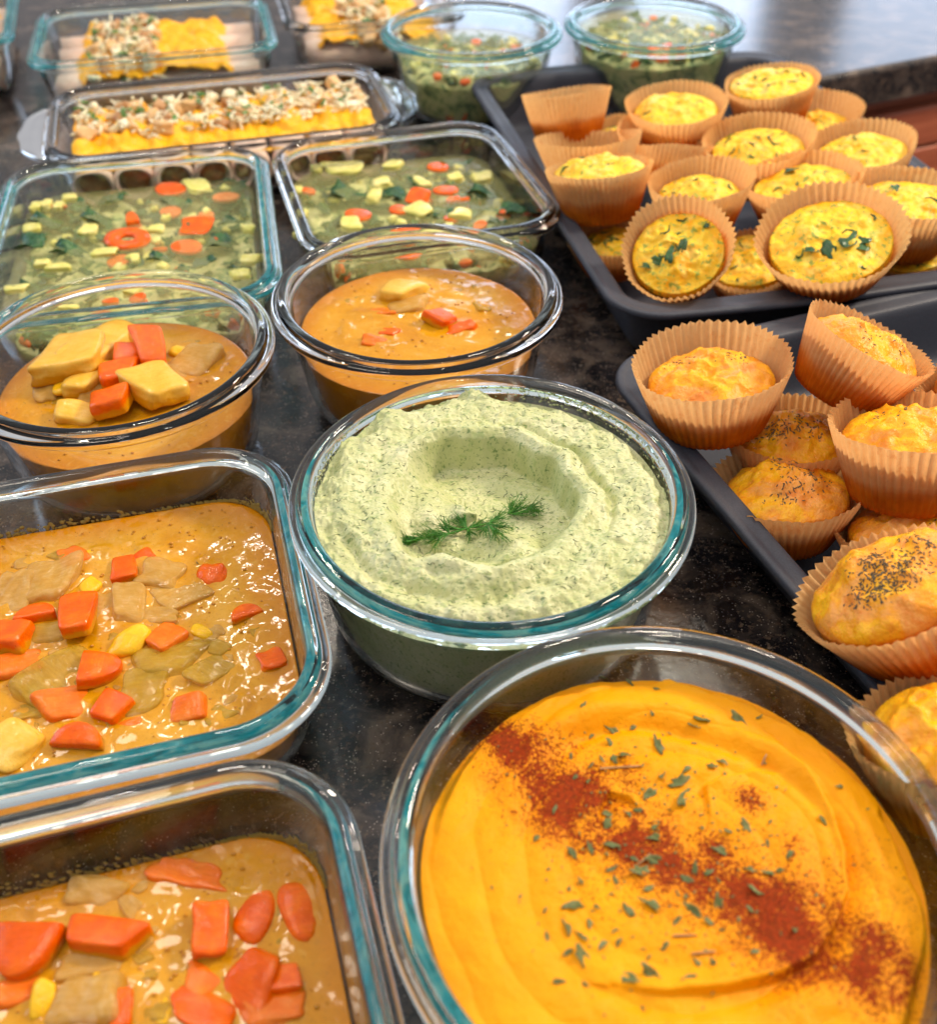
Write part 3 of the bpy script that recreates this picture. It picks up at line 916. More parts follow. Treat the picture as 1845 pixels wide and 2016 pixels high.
LSL = [('ring', 'c', 785, 665, 270, 125, 0, .8, 3.5), ('half', 'c', 812, 540, 80, 90, 20, .5), ('coin', 'c', 1050, 360, 190, 76, 0, 0, 3), ('coin', 'cp', 1390, 410, 170, 55, 0, -1.5, 3), ('coin', 'cp', 1050, 500, 130, 80, 0, -2.5, 3),
       ('coin', 'cp', 1270, 520, 100, 50, 0, -2, 3), ('slab', 'c', 1205, 585, 170, 80, -8, .6, 3), ('coin', 'c', 1150, 715, 190, 95, 0, -1.6, 3), ('coin', 'cp', 730, 805, 140, 80, 0, -3, 3), ('coin', 'c', 680, 1045, 110, 50, 0, -1, 3),
       ('slab', 'z', 1210, 335, 150, 90, 20, .5, 4), ('box', 'z', 430, 410, 105, 55, 10, .5, 5), ('box', 'z', 225, 470, 90, 60, 5, .8, 6), ('box', 'z', 290, 455, 70, 60, -5, .8, 6), ('box', 'z', 200, 600, 130, 70, 18, .5, 5),
       ('box', 'z', 540, 612, 130, 66, 5, .5, 5), ('box', 'z', 965, 603, 105, 60, 0, .5, 5), ('box', 'z', 1525, 600, 95, 60, 0, .5, 5), ('slab', 'z', 640, 750, 165, 46, 3, .6, 4), ('box', 'z', 268, 818, 120, 56, 0, .6, 5),
       ('half', 'z', 365, 838, 190, 55, 5, .6, 4), ('box', 'z', 1540, 792, 135, 66, 0, .5, 5), ('slab', 'z', 1480, 878, 125, 70, 20, .5, 4), ('slab', 'z', 90, 972, 150, 45, 8, .5, 4), ('box', 'z', 820, 960, 105, 110, 5, .6, 6),
       ('slab', 'z', 410, 1082, 150, 34, 2, .6, 4), ('slab', 'z', 360, 460, 60, 50, 0, .6, 4), ('leaf', 'k', 190, 700, 240, 110, 0, -1), ('leaf', 'k', 430, 740, 220, 90, 0, -1.5), ('leaf', 'k', 600, 540, 200, 90, 10, -1.5),
       ('leaf', 'k', 1100, 430, 220, 90, 0, -2), ('leaf', 'k', 1440, 330, 200, 90, 0, -1.5), ('leaf', 'k', 700, 420, 180, 80, 0, -2), ('leaf', 'k', 1350, 690, 200, 100, 0, -2), ('leaf', 'k', 980, 790, 170, 60, 0, -1.5),
       ('leaf', 'k', 280, 560, 200, 70, 0, -2), ('leaf', 'k', 200, 960, 220, 60, 10, -.5), ('leaf', 'k', 480, 470, 150, 50, 0, -1), ('leaf', 'k', 1240, 810, 190, 70, 0, -2), ('leaf', 'k', 1400, 560, 140, 60, 0, -2)]
soup(cSL, outSL, H1, SL, 36, 'green kale soup with a carrot ring floating near its middle, left of the matching dish', LSL, c3b, .32, 250, 21)
LSR = [('coin', 'c', 1725, 660, 85, 38, 0, .3, 3), ('coin', 'c', 1755, 752, 100, 38, 0, .3, 3), ('coin', 'c', 1410, 848, 105, 50, 0, .3, 3), ('coin', 'c', 1572, 828, 80, 36, 0, .3, 3), ('slab', 'c', 1645, 775, 65, 50, -30, 1, 3), ('coin', 'c', 1600, 978, 120, 80, 0, .3, 3),
       ('box', 'z', 1245, 665, 60, 34, 0, .5, 5), ('slab', 'z', 1350, 660, 150, 60, 0, .5, 4), ('box', 'z', 1550, 650, 80, 50, 0, .5, 5), ('box', 'z', 1165, 750, 60, 34, 0, .5, 5), ('box', 'z', 1475, 772, 60, 55, 0, 1, 6), ('box', 'z', 1185, 842, 66, 40, 0, .6, 5),
       ('box', 'z', 1190, 917, 62, 40, 0, .6, 5), ('box', 'z', 1660, 720, 60, 44, 20, 1, 6), ('slab', 'z', 1820, 842, 80, 44, 0, 1, 5), ('slab', 'z', 1710, 940, 100, 90, 0, 1, 6), ('slab', 'z', 1380, 882, 80, 46, 0, .6, 5), ('slab', 'z', 1650, 825, 90, 60, 40, 1, 5),
       ('slab', 'z', 1900, 700, 80, 40, 10, 1, 5), ('slab', 'z', 1500, 720, 70, 40, 10, 1, 5), ('slab', 'z', 1790, 700, 60, 30, 10, 1, 5),
       ('leaf', 'k', 1360, 750, 120, 70, 0, .3), ('leaf', 'k', 1730, 830, 130, 70, 0, .3), ('leaf', 'k', 1620, 720, 90, 60, 0, .3), ('leaf', 'k', 2010, 830, 130, 70, 0, .3), ('leaf', 'k', 1560, 770, 100, 50, 0, .2), ('leaf', 'k', 1900, 760, 120, 50, 0, .2), ('leaf', 'k', 1480, 940, 130, 60, 0, 0), ('leaf', 'k', 1800, 640, 120, 40, 0, 0)]
soup(cSR, outSR, H1, SL, 36, 'green vegetable soup with zucchini cubes, right of the carrot ring dish', LSR, c1, .5, 230, 22)
soup(c_sp1, Circle(R4, 128), H4, S4, H4 - 24, 'green soup in the round bowl behind the enchilada loaf dish', None, None, 1, 190, 23, .9)
soup(c_sp2, Circle(R4, 128), H4, S4, H4 - 12, 'fullest green soup, in the farthest right round bowl', None, None, 1, 200, 24, .9)

# ------------------------------------------------------------------ the green dill dip
c_dill = np.array([10.9, 365.3])
RD, HD, SD_ = 95.2, 77.0, .12
glass_thing('glass_bowl', Circle(RD, 224), HD, SD_, c_dill, GLASS_T, 'round teal tinted glass bowl in the middle, full of pale green dip', 'glass bowl', 'round glass bowls')
hc = at(940, 985, 70)[:2] - c_dill
LVD = HD - 7.0
def dill_h(x, y, q):
    r = np.hypot(x, y)
    hx, hy = x - hc[0], y - hc[1]
    hr, ha = np.hypot(hx, hy), np.degrees(np.arctan2(hy, hx))
    wob = fbm(np.cos(np.radians(ha)) * 3 + 20, np.sin(np.radians(ha)) * 3 + 20, 1, 3, 31) * 2.2
    rr = hr + wob
    # bowl-shaped hollow, its wall steep on the right and at the back
    sharp = sstep(-55, -5, ha) * (1 - sstep(112, 150, ha))
    low = np.where(ha < 0, sstep(-178, -150, ha) * (1 - sstep(-85, -45, ha)), 0)
    wall_w = 18 - 15.0 * np.maximum(sharp, low * .75)
    depth = 8 + 8.5 * sharp + 5 * low
    hollow = -depth * (1 - sstep(46 - wall_w, 46, rr))
    lip = (4.5 * sharp + 3.6 * low + .6) * np.exp(-((rr - 50) / 4.6) ** 2)
    g2 = -4.6 * np.exp(-((rr - 61) / 2.2) ** 2) * sstep(-40, 0, ha) * (1 - sstep(55, 85, ha))
    g3 = -2.4 * np.exp(-((rr - 58 + .05 * ha) / 2.6) ** 2) * np.where(ha < -60, sstep(-175, -150, ha), 0)
    g4 = -2.2 * np.exp(-((hr - 30 - .10 * (ha + 120)) / 3.0) ** 2) * np.where(ha < 0, sstep(-170, -140, ha) * (1 - sstep(-60, -20, ha)), 0)
    sweep_ = 1.3 * np.sin(hr * .33 + ha * .0349066) * (1 - sharp * .5)
    mx, my = at(905, 1102, 68)[:2] - c_dill
    md = np.hypot((x - mx) / 1.35, y - my)
    mound = 8.0 * np.exp(-(md / 9.5) ** 2) - 2 * np.exp(-((md - 14) / 3) ** 2)
    mound = mound + 0.0 * np.exp(-(((x - mx - 6) / 3) ** 2 + ((y - my - 2) / 4) ** 2))
    out = 1.5 * sstep(40, 60, r)
    ang = np.degrees(np.arctan2(y, x))
    pk = 5.5 * np.exp(-((ang - 95) / 7) ** 2) * sstep(66, 80, r) + 5 * np.exp(-((ang - 131) / 8) ** 2) * sstep(64, 78, r)
    pk = pk + 3.5 * np.exp(-((ang - 152) / 9) ** 2) * sstep(66, 80, r)
    rim = np.exp(-((ang - 55) / 38) ** 2) * 7 * sstep(74, 81, r + fbm(x, y, 9, 3, 41) * 3)
    edge = -4.5 * sstep(76.5, 82.5, r + fbm(x, y, 7, 3, 42) * 2.5) * (1 - .8 * np.clip(pk / 8, 0, 1)) * (.45 + .55 * sstep(-20, 30, ang) )
    lump = fbm(x, y, 18, 3, 33) * 1.0 + fbm(x, y, 4.5, 3, 34) * .5 * (.6 + .9 * sstep(40, 60, hr)) + fbm(x, y, 1.3, 2, 35) * .26
    cav = -np.abs(fbm(x, y, 6, 2, 36)) * 1.2 * sstep(45, 60, hr)
    return hollow + lip + g2 + g3 + g4 + sweep_ + mound + out + pk - rim + edge + lump + cav
dd = empty('dill_dip', (*c_dill, 0), 'chunky pale green dill dip swirled with a hollow in the middle bowl', 'dip')
V, Fc = fill_body(Circle(RD, 620), HD, SD_, LVD, dill_h, 230, gap=.4, side=14)
# crumbly relief also against the glass
obj('dip_surface', V, Fc, DIP, dd)
# herb shreds in and on the dip
r = np.random.default_rng(5)
tub = []
def strand(pts, rad, V, Fc, n=4):
    pts = [np.array(p, float) for p in pts]
    o = len(V)
    for i, p in enumerate(pts):
        d = pts[min(i + 1, len(pts) - 1)] - pts[max(i - 1, 0)]
        d = d / (np.linalg.norm(d) + 1e-9)
        a = np.cross(d, [0.3, 0.2, 1.0])
        a /= np.linalg.norm(a)
        b = np.cross(d, a)
        q = rad[i] if hasattr(rad, '__len__') else rad * (1 - .75 * i / (len(pts) - 1))
        for k in range(n):
            t = 2 * math.pi * k / n
            V.append(tuple(p + (a * math.cos(t) + b * math.sin(t)) * q))
    for i in range(len(pts) - 1):
        for k in range(n):
            k2 = (k + 1) % n
            Fc.append((o + i * n + k, o + i * n + k2, o + (i + 1) * n + k2, o + (i + 1) * n + k))
    Fc.append(tuple(o + (len(pts) - 1) * n + k for k in range(n)))
V, Fc = [], []
for _ in range(900):
    a, rad = r.uniform(0, 6.28), 80 * math.sqrt(r.random())
    x, y = rad * math.cos(a), rad * math.sin(a)
    b, l = r.uniform(0, 6.28), r.uniform(.8, 3.6)
    pts = []
    for k in range(4):
        px, py = x + math.cos(b + k * .25) * l * k / 3, y + math.sin(b + k * .25) * l * k / 3
        pts.append((px, py, LVD + float(dill_h(np.array([px]), np.array([py]), 0)[0]) + .12))
    if max(p[2] for p in pts) - min(p[2] for p in pts) < 1.2:
        strand(pts, r.uniform(.10, .22), V, Fc)
obj('chopped_dill', V, Fc, HERBG, dd, kind='stuff')
# film of dip smeared on the glass above it
V, Fc = [], []
for _ in range(520):
    a = math.radians(r.choice([r.normal(62, 16), r.normal(25, 14), r.normal(165, 10)]))
    z = HD - 3.5 - abs(r.normal(0, 3.0))
    rad = RD - (inner_d(HD, SD_, z) if z < HD - 9 else 12.2 - (z - HD + 9) * .35) - .25
    sz = r.uniform(.25, 1.0)
    c = np.array([rad * math.cos(a), rad * math.sin(a)])
    tg = np.array([-math.sin(a), math.cos(a)])
    o = len(V)
    for k in range(6):
        q = k * 1.047
        V.append((*(c + tg * math.cos(q) * sz * r.uniform(.6, 1.5)), z + math.sin(q) * sz * r.uniform(.5, 1)))
    V.append((*(c * (1 - sz * .5 / rad)), z))
    Fc += [(o + k, o + (k + 1) % 6, o + 6) for k in range(6)] + [tuple(o + k for k in range(5, -1, -1))]
obj('smeared_dip', V, Fc, DIP, dd, kind='stuff')

# sprig of fresh dill lying on the dip
sp_base = at(792, 1078, 66)
spr = empty('dill_sprig', tuple(sp_base), 'fresh green dill sprig lying in the hollow of the pale dip', 'herb sprig')
def on_dip(u, v, lift):
    p = at(u, v, 62 + lift)
    for _ in range(5):
        z = LVD + float(dill_h(np.array([p[0] - c_dill[0]]), np.array([p[1] - c_dill[1]]), 0)[0])
        p = at(u, v, z + lift)
    return p
SPRIG = veg('fresh_dill', (.018, .11, .010), (.045, .20, .018), (.10, .31, .04), .35, .3)
ctrl = [(800, 1066, 1.5), (840, 1058, 3.2), (885, 1050, 4), (920, 1040, 4.5), (960, 1030, 4.5), (1000, 1012, 3.5), (1035, 1000, 3)]
P3 = [on_dip(*c) - sp_base for c in ctrl]
V, Fc = [], []
strand(P3, .55, V, Fc, 6)
obj('stem', V, Fc, SPRIG, spr)
def frond(p0, d0, length, seed, name='frond', spread=.30):
    rr = np.random.default_rng(seed)
    V, Fc = [], []
    d = d0 / np.linalg.norm(d0)
    for _ in range(17):
        dd_ = d + rr.normal(0, spread, 3) * np.array([1, 1, .45])
        dd_ /= np.linalg.norm(dd_)
        L = length * rr.uniform(.45, 1.1)
        s0 = p0 + d * length * rr.uniform(0, .35)
        cv = rr.normal(0, .25, 3)
        pts = [s0 + dd_ * L * t + cv * L * t * t * .6 for t in (0, .35, .7, 1)]
        strand(pts, .29, V, Fc, 4)
        for t in (.4, .65, .85):
            q = s0 + dd_ * L * t + cv * L * t * t * .6
            e = dd_ + rr.normal(0, .5, 3)
            e /= np.linalg.norm(e)
            strand([q, q + e * L * .16, q + e * L * .3], .20, V, Fc, 3)
    obj(name, V, Fc, SPRIG, spr)
wr = np.array([1.0, .1, 0]); wu = np.array([0, 1.0, .15])
specs = [(0, -wr * 1.0 - wu * .18, 5), (1, -wr - wu * .30, 13), (1, -wr - wu * .16, 12), (1, -wr - wu * .02, 12), (2, -wr - wu * .34, 13), (2, -wr - wu * .18, 13), (2, -wr + wu * .0, 12), (3, -wr - wu * .15, 12), (2, -wr * .5 + wu * .8, 8),
         (3, -wr * .4 + wu * 1.0, 10), (3, wr + wu * .2, 10), (3, -wr * .7 + wu * .9, 8), (4, wr * .6 - wu * 1.0, 13), (4, wr * .8 + wu * .3, 10), (4, -wr * .2 - wu * .7, 8), (4, wr - wu * .5, 11),
         (5, wr + wu * .5, 11), (5, wr * .4 + wu * .9, 8), (5, wr + wu * -.1, 12), (6, wr + wu * .15, 7), (6, wr * .8 - wu * .4, 7), (3, wr * .2 - wu * .6, 7)]
for i, (k, d, L) in enumerate(specs):
    frond(P3[k], d + np.array([0, 0, .12]), L, 60 + i, spread=.16 if k < 2 else .32)

# ------------------------------------------------------------------ the golden dip
c_or = np.array([69.0, 180.7])
RO, HO, SO = 99.6, 77.0, .13
glass_thing('glass_bowl', Circle(RO, 256), HO, SO, c_or, GLASS_T, 'largest round glass bowl, front right, holding the golden orange dip', 'glass bowl', 'round glass bowls')
LVO = HO - 18.5
def c8(x, y): return 738 + .6 * x, 1181 + .6 * y
sc_ = at(*c8(1000, 850), LVO)[:2] - c_or
cre = [at(*c8(*p), LVO)[:2] - c_or for p in ((1330, 480), (1420, 560), (1500, 690), (1550, 820), (1562, 960), (1520, 1080), (1450, 1180), (1330, 1240), (1150, 1285), (950, 1300), (780, 1270))]
cre2 = [at(*c8(*p), LVO)[:2] - c_or for p in ((1092, 720), (1085, 660), (1075, 605), (1130, 575), (1230, 550), (1330, 560))]
cre3 = [at(*c8(*p), LVO)[:2] - c_or for p in ((870, 700), (830, 650), (770, 640), (745, 700), (750, 760))]
def seg_d(x, y, P):
    best = np.full(np.shape(x), 1e9)
    sd = np.zeros(np.shape(x))
    tt = np.zeros(np.shape(x))
    n = len(P) - 1
    for i in range(n):
        a, b = P[i], P[i + 1]
        ab = b - a
        t = np.clip(((x - a[0]) * ab[0] + (y - a[1]) * ab[1]) / (ab @ ab), 0, 1)
        dx, dy = x - a[0] - t * ab[0], y - a[1] - t * ab[1]
        d = np.hypot(dx, dy)
        s = np.sign(ab[0] * dy - ab[1] * dx)
        m = d < best
        best = np.where(m, d, best)
        sd = np.where(m, d * s, sd)
        tt = np.where(m, (i + t) / n, tt)
    return best, sd, tt
def or_h(x, y, q):
    px, py = x - sc_[0], y - sc_[1]
    r0, a = np.hypot(px, py), np.arctan2(py, px)
    r = np.hypot(x, y)
    w = fbm(x, y, 26, 2, 51) * 3
    ph = (r0 + w + a * 16 / (2 * np.pi)) / 16.0
    h = 1.25 * (np.abs(np.sin(ph * np.pi)) ** .8 - .5) * sstep(18, 34, r0)
    # creases with a raised outer lip
    for P, dep, wd in ((cre, 3.4, 7.0), (cre2, 2.0, 4.0), (cre3, 2.2, 3.0)):
        d, s, t = seg_d(x, y, P)
        env = np.sin(np.clip(t, 0.02, .98) * np.pi) ** .6
        h = h + env * dep * np.where(s > 0, -np.exp(-(d / wd) ** 2), np.exp(-(d / (wd * .8)) ** 2) * (1 - np.exp(-(d / 1.0) ** 2)) * .8 - np.exp(-(d / 1.0) ** 2))
    back = np.degrees(np.arctan2(y, x))
    ridge = 2.6 * np.exp(-((r - 68 - 2 * np.sin(back * .07)) / 5) ** 2) * sstep(-30, 10, back) * (1 - sstep(120, 150, back))
    groove = -2.2 * np.exp(-((r - 59 - 2 * np.sin(back * .07)) / 3.2) ** 2) * sstep(-30, 10, back) * (1 - sstep(110, 140, back))
    rb = r + 2.2 * fbm(np.cos(np.radians(back)) * 6 + 9, np.sin(np.radians(back)) * 6 + 9, 1, 3, 55) * sstep(-50, -10, back) * (1 - sstep(130, 160, back))
    edge = -5.5 * sstep(81.0, 84.0, rb) * sstep(-60, -20, back) * (1 - sstep(150, 175, back))
    return h + ridge + groove + edge + 1.5 * sstep(50, 80, r) + fbm(x, y, 30, 3, 52) * 1.0 + fbm(x, y, 5, 3, 53) * .30 - 1.5 * np.exp(-(r0 / 20) ** 2)
od = empty('pumpkin_dip', (*c_or, 0), 'golden orange dip dusted with red paprika and dried green herbs', 'dip')
V, Fc = fill_body(Circle(RO, 540), HO, SO, LVO, or_h, 220, gap=.4, side=10)
surf = obj('dip_surface', V, Fc, HUMMUS, od)
blobs = [(330, 480, 45, .5), (400, 440, 70, .8), (470, 510, 90, .95), (560, 580, 110, 1.0), (640, 650, 110, 1.15), (720, 740, 90, 1.0), (840, 800, 100, 1.0), (820, 570, 70, .45), (920, 660, 80, .35), (960, 850, 110, .9), (1080, 880, 120, .95),
         (1180, 860, 100, .6), (1200, 960, 120, .95), (1330, 960, 140, .8), (1330, 1060, 140, 1.05), (1440, 1090, 110, 1.0), (1560, 1120, 110, .6), (1620, 1190, 110, 1.0), (1690, 1250, 80, .9), (1740, 1200, 70, .5), (1650, 900, 110, .3),
         (1225, 655, 45, .75), (1740, 1000, 90, .28), (430, 680, 80, .22), (1480, 900, 110, .4), (1000, 1000, 110, .3), (700, 930, 60, .2), (1240, 1180, 100, .35), (1560, 960, 80, .3), (870, 950, 90, .35)]
den = np.zeros(len(V))
for bx, by, br, bd in blobs:
    p = at(*c8(bx, by), LVO)[:2] - c_or
    p2 = at(*c8(bx + br, by), LVO)[:2] - c_or
    R_ = np.linalg.norm(p2 - p) * 1.42
    den = np.maximum(den, bd * np.exp(-((V[:, 0] - p[0]) ** 2 + ((V[:, 1] - p[1]) * .85) ** 2) / R_ ** 2))
den = np.clip(den * (1.0 + .35 * fbm(V[:, 0], V[:, 1], 9, 3, 57)), 0, 1.1)
den[V[:, 2] < LVO - 5] = 0
at_ = surf.data.attributes.new('paprika', 'FLOAT', 'POINT')
at_.data.foreach_set('value', den.astype(np.float32))
r = np.random.default_rng(12)
def on_or(u, v, lift=0.0):
    p = at(u, v, LVO)
    for _ in range(4):
        z = LVO + float(or_h(np.array([p[0] - c_or[0]]), np.array([p[1] - c_or[1]]), 0)[0])
        p = at(u, v, z + lift)
    return p
V, Fc = [], []
for _ in range(3600):
    bx, by, br, bd = blobs[r.integers(len(blobs))]
    g = r.normal(0, .95, 2) * br
    p = on_or(*c8(bx + g[0], by + g[1]), .08) - np.array([*c_or, 0])
    if np.hypot(p[0], p[1]) > 81:
        continue
    s = r.uniform(.12, .34) * (1.9 if r.random() < .03 else 1)
    o = len(V)
    for q in ((1, 0, 0), (-.5, .9, 0), (-.5, -.9, 0), (0, 0, .9), (.1, .1, -.6)):
        V.append(tuple(p + np.array(q) * s * r.uniform(.7, 1.2)))
    Fc += [(o, o + 1, o + 3), (o + 1, o + 2, o + 3), (o + 2, o, o + 3), (o + 1, o, o + 4), (o + 2, o + 1, o + 4), (o, o + 2, o + 4)]
obj('paprika_dusting', V, Fc, PAPSPECK, od, smooth=False, kind='stuff')
flk = [make_mesh('herb_flake', *leaf_mesh(4.2 * (.8 + .1 * i), 2.1 * (.8 + .07 * i), 200 + i, .13, .45, 6), FLAKE) for i in range(7)]
FL = [(685, 342, 1), (745, 245, 1.2), (835, 268, 1), (925, 290, .6), (1080, 390, 1.5), (1045, 408, 1), (1195, 392, 1.2), (1262, 382, 1), (910, 372, .6), (712, 445, .7), (780, 430, 1.4), (772, 465, 1.2), (850, 417, .6), (932, 472, 1.2), (1048, 468, .7), (810, 505, 1.6), (785, 520, 1.1),
      (968, 437, .5), (645, 512, .7), (708, 542, .6), (745, 520, .5), (880, 540, .7), (1027, 552, 1.2), (1107, 543, 1), (1138, 530, 1), (1150, 572, .7), (940, 572, 1.2), (998, 592, 1.2), (700, 592, 1), (658, 580, .7), (1320, 612, .5), (1525, 612, .8), (1470, 718, .9), (908, 634, 1.2),
      (1015, 648, 1.5), (590, 684, 1.1), (765, 700, 1.2), (762, 735, 1.4), (830, 700, .8), (865, 690, .8), (918, 738, 1.3), (1217, 738, .8), (1298, 725, .9), (1160, 756, 1), (1075, 745, .6), (918, 780, 1.4), (775, 800, 1.3), (650, 832, 1), (708, 810, .7), (760, 828, 1.2), (532, 778, .9), (1362, 832, .9),
      (1130, 820, 1.2), (1290, 795, .6), (925, 855, 1.5), (875, 885, 1.3), (778, 880, 1.4), (1050, 880, 1.3), (1095, 892, .9), (1228, 882, .8), (1293, 895, 1), (1332, 885, .6), (1024, 915, .7), (1130, 920, .9), (677, 922, .8), (638, 945, .8), (565, 917, .4), (790, 920, .8), (1245, 945, 1.1), (900, 945, .6),
      (995, 962, .8), (1022, 970, .8), (650, 1000, 1.8), (905, 1000, 1.8), (833, 1020, 1.2), (1050, 1022, 1.4), (1130, 995, 1), (1230, 1010, 1.3), (1100, 1055, 1.3), (705, 1058, 1), (628, 1070, 1.3), (560, 1016, .5), (565, 1106, .7), (680, 1100, .8), (785, 1082, .8), (1380, 1078, .8), (748, 1130, 1), (800, 1125, .8),
      (955, 1133, .8), (638, 1152, .8), (685, 1175, 1.3), (1248, 1150, 1), (1060, 1190, .9), (1112, 1188, .9), (898, 1172, .5), (602, 1247, .9), (838, 1240, 1.4), (910, 1228, 1.3), (1035, 1232, 1.3), (688, 1257, .8), (880, 1338, .6), (730, 1005, .7), (850, 845, .7), (1085, 1150, .5), (990, 1050, .6), (1140, 1080, .7), (1195, 1045, .5)]
for i, (x, y, s) in enumerate(FL):
    p = on_or(*c8(x, y), .55) - np.array([*c_or, 0])
    o = link('herb_flake', flk[i % 7], od, tuple(p), (r.uniform(-.5, .5), r.uniform(-.5, .5), r.uniform(0, 6.28)))
    s *= 1.0
    o.scale = (s, s * r.uniform(.7, 1.1), s)
V, Fc = [], []
for _ in range(170):
    p = on_or(*c8(r.normal(950, 260), r.normal(800, 260)), .35) - np.array([*c_or, 0])
    if np.hypot(p[0], p[1]) > 78:
        continue
    m_, f_ = leaf_mesh(r.uniform(.7, 1.8), r.uniform(.4, .9), r.integers(900), .1, .4, 3)
    a_ = r.uniform(0, 6.28)
    m_ = m_ @ np.array([[math.cos(a_), math.sin(a_), 0], [-math.sin(a_), math.cos(a_), 0], [0, 0, 1]])
    o = len(V)
    V += [tuple(q + p) for q in m_]
    Fc += [tuple(i + o for i in f) for f in f_]
obj('crushed_herbs', V, Fc, FLAKE, od, kind='stuff')
for (x0, y0, x1, y1) in ((740, 552, 875, 543), (905, 832, 862, 868), (978, 1100, 1055, 1098), (1270, 540, 1285, 505), (1040, 1160, 1118, 1150)):
    V, Fc = [], []
    strand([on_or(*c8(x0 + (x1 - x0) * t, y0 + (y1 - y0) * t), .6) - np.array([*c_or, 0]) for t in (0, .33, .66, 1)], [.4, .45, .4, .3], V, Fc, 5)
    obj('herb_stem', V, Fc, ROAST, od)

# ------------------------------------------------------------------ baking pans
def pan(label, center, a, b, yaw, H, bow):
    e = empty('baking_pan', (*center, 0), label, 'baking pan', 'dark baking pans')
    out = RRect(a, b, 34, yaw, 14, 30, bow, 16)
    prof = [(42, .4), (34, .5), (27, 2.5), (22, 9), (15.0, H - 6), (13.4, H - 3.2), (12.0, H - 2.2), (4.5, H - 2.4), (2.2, H - 2.8), (1.0, H - 4.6), (0.2, H - 4.2), (0, H - 2.2), (.8, H - .5), (2.6, H), (4.6, H - .5), (6.0, H - 1.1), (12.0, H - 1.0),
            (14.4, H - 2.0), (16.2, H - 6), (23.2, 9), (28.2, 3.6), (35, 1.8), (44, 1.6)]
    V, Fc = sweep(out, chaikin(prof, 2))
    obj('pan_body', V, Fc, PAN, e)
    return e
HPU, HPL = 50.0, 46.0
panU_c = world_center(368.5, 743.5, 12.5)
panL_c = world_center(252 + 156, 455 - 226, 20.5)
pu = pan('dark nonstick pan farther back, holding the muffins flecked with green leaves', panU_c, 155.5, 222.5, 12.5, HPU, 7)
pl = pan('dark nonstick pan nearer the camera, holding the muffins topped with black dried herbs', panL_c, 156, 226, 20.5, HPL, 2)
# faint embossed letters on the front flange of the farther pan
try:
    fc = bpy.data.curves.new('embossed_lettering', 'FONT')
    fc.body = 'EKCO'
    fc.size, fc.extrude, fc.space_character = 10 * K, .25 * K, 2.3
    to = bpy.data.objects.new('embossed_lettering', fc)
    COL.objects.link(to)
    bpy.context.view_layer.update()
    me = bpy.data.meshes.new_from_object(to.evaluated_get(bpy.context.evaluated_depsgraph_get()))
    bpy.data.objects.remove(to)
    me.materials.clear()
    me.materials.append(PAN)
    p = at(1545, 592, HPU - .8)
    link('embossed_lettering', me, pu, (p[0] - panU_c[0], p[1] - panU_c[1], HPU - .85), (0, 0, math.radians(11.5)))
except Exception as ex:
    print('text', ex)

# ------------------------------------------------------------------ muffins
def liner_mesh(rt, rb, h, seed, crumple=0.0):
    rg = np.random.default_rng(seed)
    N, rows = 54, 11
    n = N * 4
    a = np.linspace(0, 2 * np.pi, n, endpoint=False)
    saw = np.abs(((a * N / (2 * np.pi)) % 1) * 2 - 1) * 2 - 1
    V = []
    ph = rg.uniform(0, 6.28, 4)
    for i in range(rows):
        t = i / (rows - 1)
        rad = rb + (rt - rb) * t ** .92
        amp = (.40 + .80 * t) * (1 - crumple * .5)
        lo = (1.0 * np.sin(2 * a + ph[0]) + .6 * np.sin(3 * a + ph[1])) * t * (1 + 5 * crumple) + .35 * np.sin(9 * a + ph[2] + 3 * t) * t
        z = h * t + np.zeros(n)
        if i == rows - 1:
            z = z + saw * .45 + .5 * np.sin(3 * a + ph[3]) + crumple * 5 * np.sin(2 * a + ph[1]) + rg.uniform(-.3, .3, n)
        rr = rad + amp * saw + lo
        V.append(np.column_stack([rr * np.cos(a), rr * np.sin(a), z]))
    V = np.concatenate(V)
    Fc = grid_faces(rows, n) + [tuple(range(n - 1, -1, -1))]
    return V, Fc
def egg_lump(x, y, seed, lumpy, q):
    a = fbm(x, y, 15, 3, seed) * lumpy * (1 - q ** 6)
    r_ = (1 - np.abs(fbm(x + 50, y, 11, 2, seed + 3))) ** 3 * lumpy * .8 * (1 - q ** 4)
    return a + r_ + fbm(x, y, 4, 3, seed + 1) * .7 + .8
def egg_mesh(rt, rb, h, fill, dome, seed, lumpy):
    n, rings = 96, 30
    a = np.linspace(0, 2 * np.pi, n, endpoint=False)
    V = []
    for t in (0.015, .3, .6, .85, 1.0):
        z = fill * t
        rad = rb + (rt - rb) * max(0, z / h) ** .92 - 1.9 - (2.6 if t == 1.0 else 0)
        V.append(np.column_stack([rad * np.cos(a), rad * np.sin(a), np.full(n, z)]))
    R_ = rb + (rt - rb) * min(1, fill / h) ** .92 - 3.6
    over = max(0.0, dome - 8) * .12
    for i in range(rings):
        q = 1 - i / rings
        x, y = R_ * q * np.cos(a), R_ * q * np.sin(a)
        hh = dome * (1 - q ** 2.3) + egg_lump(x, y, seed, lumpy, q)
        k = 1 + over * math.sin(math.pi * min(1, (1 - q) * 3)) / 8
        V.append(np.column_stack([x * k, y * k, fill + hh]))
    rows = len(V)
    V = np.concatenate(V)
    Fc = grid_faces(rows, n)
    Fc += [tuple(range(n - 1, -1, -1)), tuple(range((rows - 1) * n, rows * n))]
    def top(x, y):
        q = min(1, math.hypot(x, y) / R_)
        X, Y = np.array([x]), np.array([y])
        return fill + dome * (1 - q ** 2.3) + float(egg_lump(X, Y, seed, lumpy, q)[0])
    return V, Fc, R_, top
